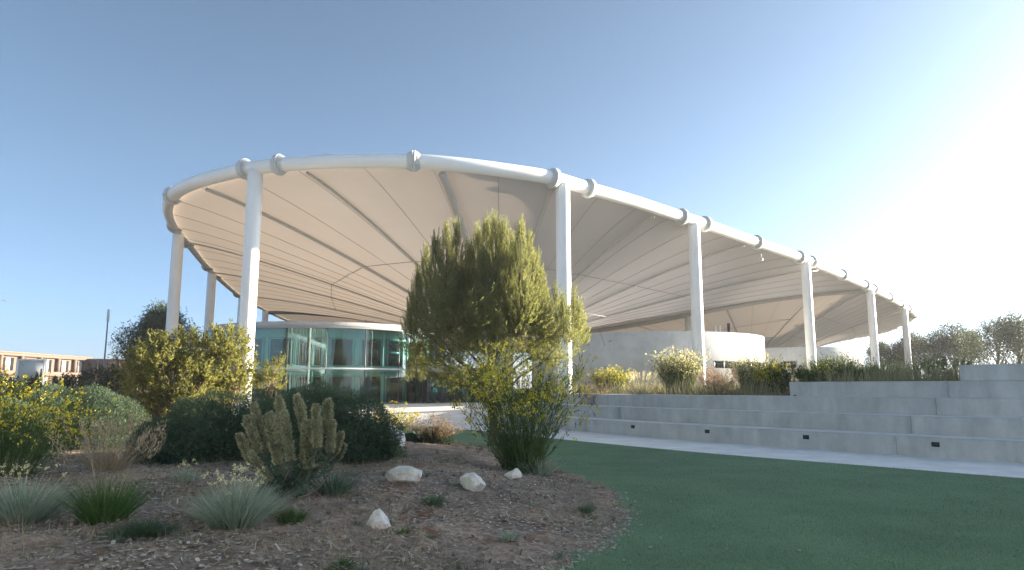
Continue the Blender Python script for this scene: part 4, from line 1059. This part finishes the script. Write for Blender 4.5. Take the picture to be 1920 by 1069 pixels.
# ------------------------------------------------------------------ litter on the bed, pebbles along its edge, turf blades
def scatter_bed(n, x0, x1, y0, y1, dmin, dmax=99, dens=None):
    x = rng.uniform(x0, x1, n); y = rng.uniform(y0, y1, n); d = poly_sd(x, y, BED) + .25 * (vnoise(x * 2.2, y * 2.2, 3) - .5)
    k = (d > dmin) & (d < dmax)
    if dens is not None: k &= rng.random(n) < dens(x, y, d)
    x, y, d = x[k], y[k], d[k]; return np.stack((x, y, bed_z(x, y)), 1), d
P, d = scatter_bed(36000, -7.5, 2, 4.2, 13, .03, dens=lambda x, y, d: np.clip(1.5 - y / 14, .15, 1) * (.25 + .75 * sstep(.35, .65, vnoise(x * 1.1 + 7, y * 1.1, 21))))
nb = NB(); m = len(P); dd = rdir(m); dd[:, 2] *= .25; dd = nrm(dd); big = rng.random(m) < .25
L = np.where(big, rng.uniform(.05, .15, m), rng.uniform(.015, .05, m))
v_s = nrm(np.cross(dd, np.array((0, 0, 1.)))) * (np.where(big, .007, .011) * rng.uniform(.6, 1.6, m))[:, None]; upv = np.array((0, 0, .006))
c = P + np.array((0, 0, .008)); V = np.stack((c - dd * L[:, None] * .5 - v_s, c + dd * L[:, None] * .5 - v_s, c + dd * L[:, None] * .5 + v_s, c - dd * L[:, None] * .5 + v_s, c + upv), 1)
i5 = (np.arange(m) * 5)[:, None]
nb.add(V.reshape(-1, 3), tris=np.concatenate([i5 + np.array([(a, b, 4)]) for a, b in ((0, 1), (1, 2), (2, 3), (3, 0))]))
tag(nb.build("mulch_chips", M['chip']), "wood chips and dry bits scattered over the planting bed", "mulch", kind='stuff')
P, d = scatter_bed(110000, -8, 2, 4.2, 19, .1, dens=lambda x, y, d: (.06 + .8 * sstep(.40, .66, vnoise(x * 1.3 + 30, y * 1.3, 31))) * np.clip(1.5 - y / 14, .2, 1))
nb = NB(); m = len(P); blades(nb, P, nrm(rng.normal(0, .6, (m, 3)) + np.array((0, 0, .55))), rng.uniform(.04, .14, m), .005, rng.normal(0, .35, (m, 3)), 2)
tag(nb.build("dry_grass", M['dry_grass']), "short dry grass and straw growing on the planting bed", "grass", kind='stuff')
P, d = scatter_bed(22000, -8, 1.5, 5, 20, .3, dens=lambda x, y, d: .8 * sstep(.55, .72, vnoise(x * .7 + 60, y * .7, 37)))
nb = NB(); m = len(P); blades(nb, P, nrm(rng.normal(0, .45, (m, 3)) + np.array((0, 0, .8))), rng.uniform(.03, .10, m), .006, rng.normal(0, .35, (m, 3)), 2)
tag(nb.build("green_grass", M['grass']), "thin green grass between the plants on the bed", "grass", kind='stuff')
ico = bmesh.new(); bmesh.ops.create_icosphere(ico, subdivisions=1, radius=1); iv = np.array([v.co[:] for v in ico.verts]); it = np.array([[v.index for v in f.verts] for f in ico.faces]); ico.free()
P1, _ = scatter_bed(60000, -1.5, 2.2, 5, 14, -.06, .55, dens=lambda x, y, d: .8 * (.15 + vnoise(x * 2, y * 2, 5)) * np.exp(-((d - .17) / .14) ** 2) * sstep(13, 9, y))
P2, _ = scatter_bed(5000, -7, 2, 4.2, 13, .2, dens=lambda x, y, d: .35 * sstep(.4, .7, vnoise(x * .8, y * .8, 71)))
P = np.concatenate((P1, P2)); m = len(P); P[:, 2] = np.maximum(P[:, 2], .0) + .003
sz = rng.lognormal(-4.75, .45, m)[:, None] * np.ones((1, 3)) * rng.uniform(.6, 1.3, (m, 3)); sz[:, 2] *= .7
V = P[:, None] + iv[None] * sz[:, None] * (1 + .25 * rng.normal(size=(m, len(iv), 1)))
nb = NB(); nb.add(V.reshape(-1, 3), tris=(it[None] + (np.arange(m) * len(iv))[:, None, None]).reshape(-1, 3))
tag(nb.build("pebbles", M['pebble']), "pale pebbles along the edge of the planting bed and between the mulch", "pebbles", kind='stuff')
n = 150000; y = 4.5 + 15 * rng.random(n) ** 1.7; x = rng.uniform(-.8, 1, n) * 0 + rng.uniform(-.06, .80, n) * y + .0
k = (poly_sd(x, y, lawn_poly) > .02) & (poly_sd(x, y, BED) < .02); x, y = x[k], y[k]; m = len(x)
nb = NB(); blades(nb, np.stack((x, y, np.full(m, -.002)), 1), nrm(rng.normal(0, .35, (m, 3)) + np.array((0, 0, 1))), rng.uniform(.012, .028, m), .006, rng.normal(0, .3, (m, 3)), 1)
tag(nb.build("turf_grass", M['turf_blade']), "short even green blades of the artificial lawn", "grass", kind='stuff')

# thin scattered weeds nobody could count, and a few stray bits on the lawn
P, d = scatter_bed(900, -9, 1.9, 4.4, 19, .25, dens=lambda x, y, d: .1 + .9 * sstep(.45, .7, vnoise(x * .8 + 11, y * .8, 91)))
nb = NB(); k = 26; q = len(P); PP = np.repeat(P, k, 0); sz_ = np.repeat(rng.uniform(.03, .11, q), k); o = rdir(q * k); o[:, 2] = np.abs(o[:, 2]) + .35; o = nrm(o)
blades(nb, PP + o * .02 * np.array((1, 1, 0)), o, sz_ * rng.uniform(.5, 1.1, q * k), .007, rng.normal(0, .25, (q * k, 3)), 2)
tag(nb.build("weeds", M['euph_low']), "small weeds and herb tufts scattered over the planting bed", "weeds", kind='stuff')
n = 260; y = rng.uniform(6.2, 14, n); x = rng.uniform(.15, .62, n) * y; kk = (poly_sd(x, y, BED) < -.05) & (poly_sd(x, y, BED) > -2.6) & (rng.random(n) < np.exp(poly_sd(x, y, BED) / .9)); P = np.stack((x, y, np.full(n, .015)), 1)[kk]; m = len(P)
sz = np.minimum(rng.lognormal(-4.6, .4, m), .013)[:, None] * rng.uniform(.6, 1.3, (m, 3)); V = P[:, None] + iv[None] * sz[:, None] * (1 + .25 * rng.normal(size=(m, len(iv), 1)))
nb = NB(); nb.add(V.reshape(-1, 3), tris=(it[None] + (np.arange(m) * len(iv))[:, None, None]).reshape(-1, 3))
tag(nb.build("stray_pebbles", M['pebble']), "stray pebbles kicked from the bed onto the lawn", "pebbles", kind='stuff')

# ------------------------------------------------------------------ the evening haze
hm = bpy.data.materials.new("haze"); hm.use_nodes = True; ht = hm.node_tree; ht.nodes.clear()
ho = ht.nodes.new("ShaderNodeOutputMaterial"); hv = ht.nodes.new("ShaderNodeVolumePrincipled")
hv.inputs["Color"].default_value = (.93, .96, 1, 1); hv.inputs["Density"].default_value = HAZE; hv.inputs["Anisotropy"].default_value = .25
ht.links.new(hv.outputs[0], ho.inputs["Volume"])
nb = NB(); box(nb, -660, 680, -640, 680, -1.2, 17.5); tag(nb.build("haze", hm), "thin pale evening haze in the air", "haze", kind='stuff')
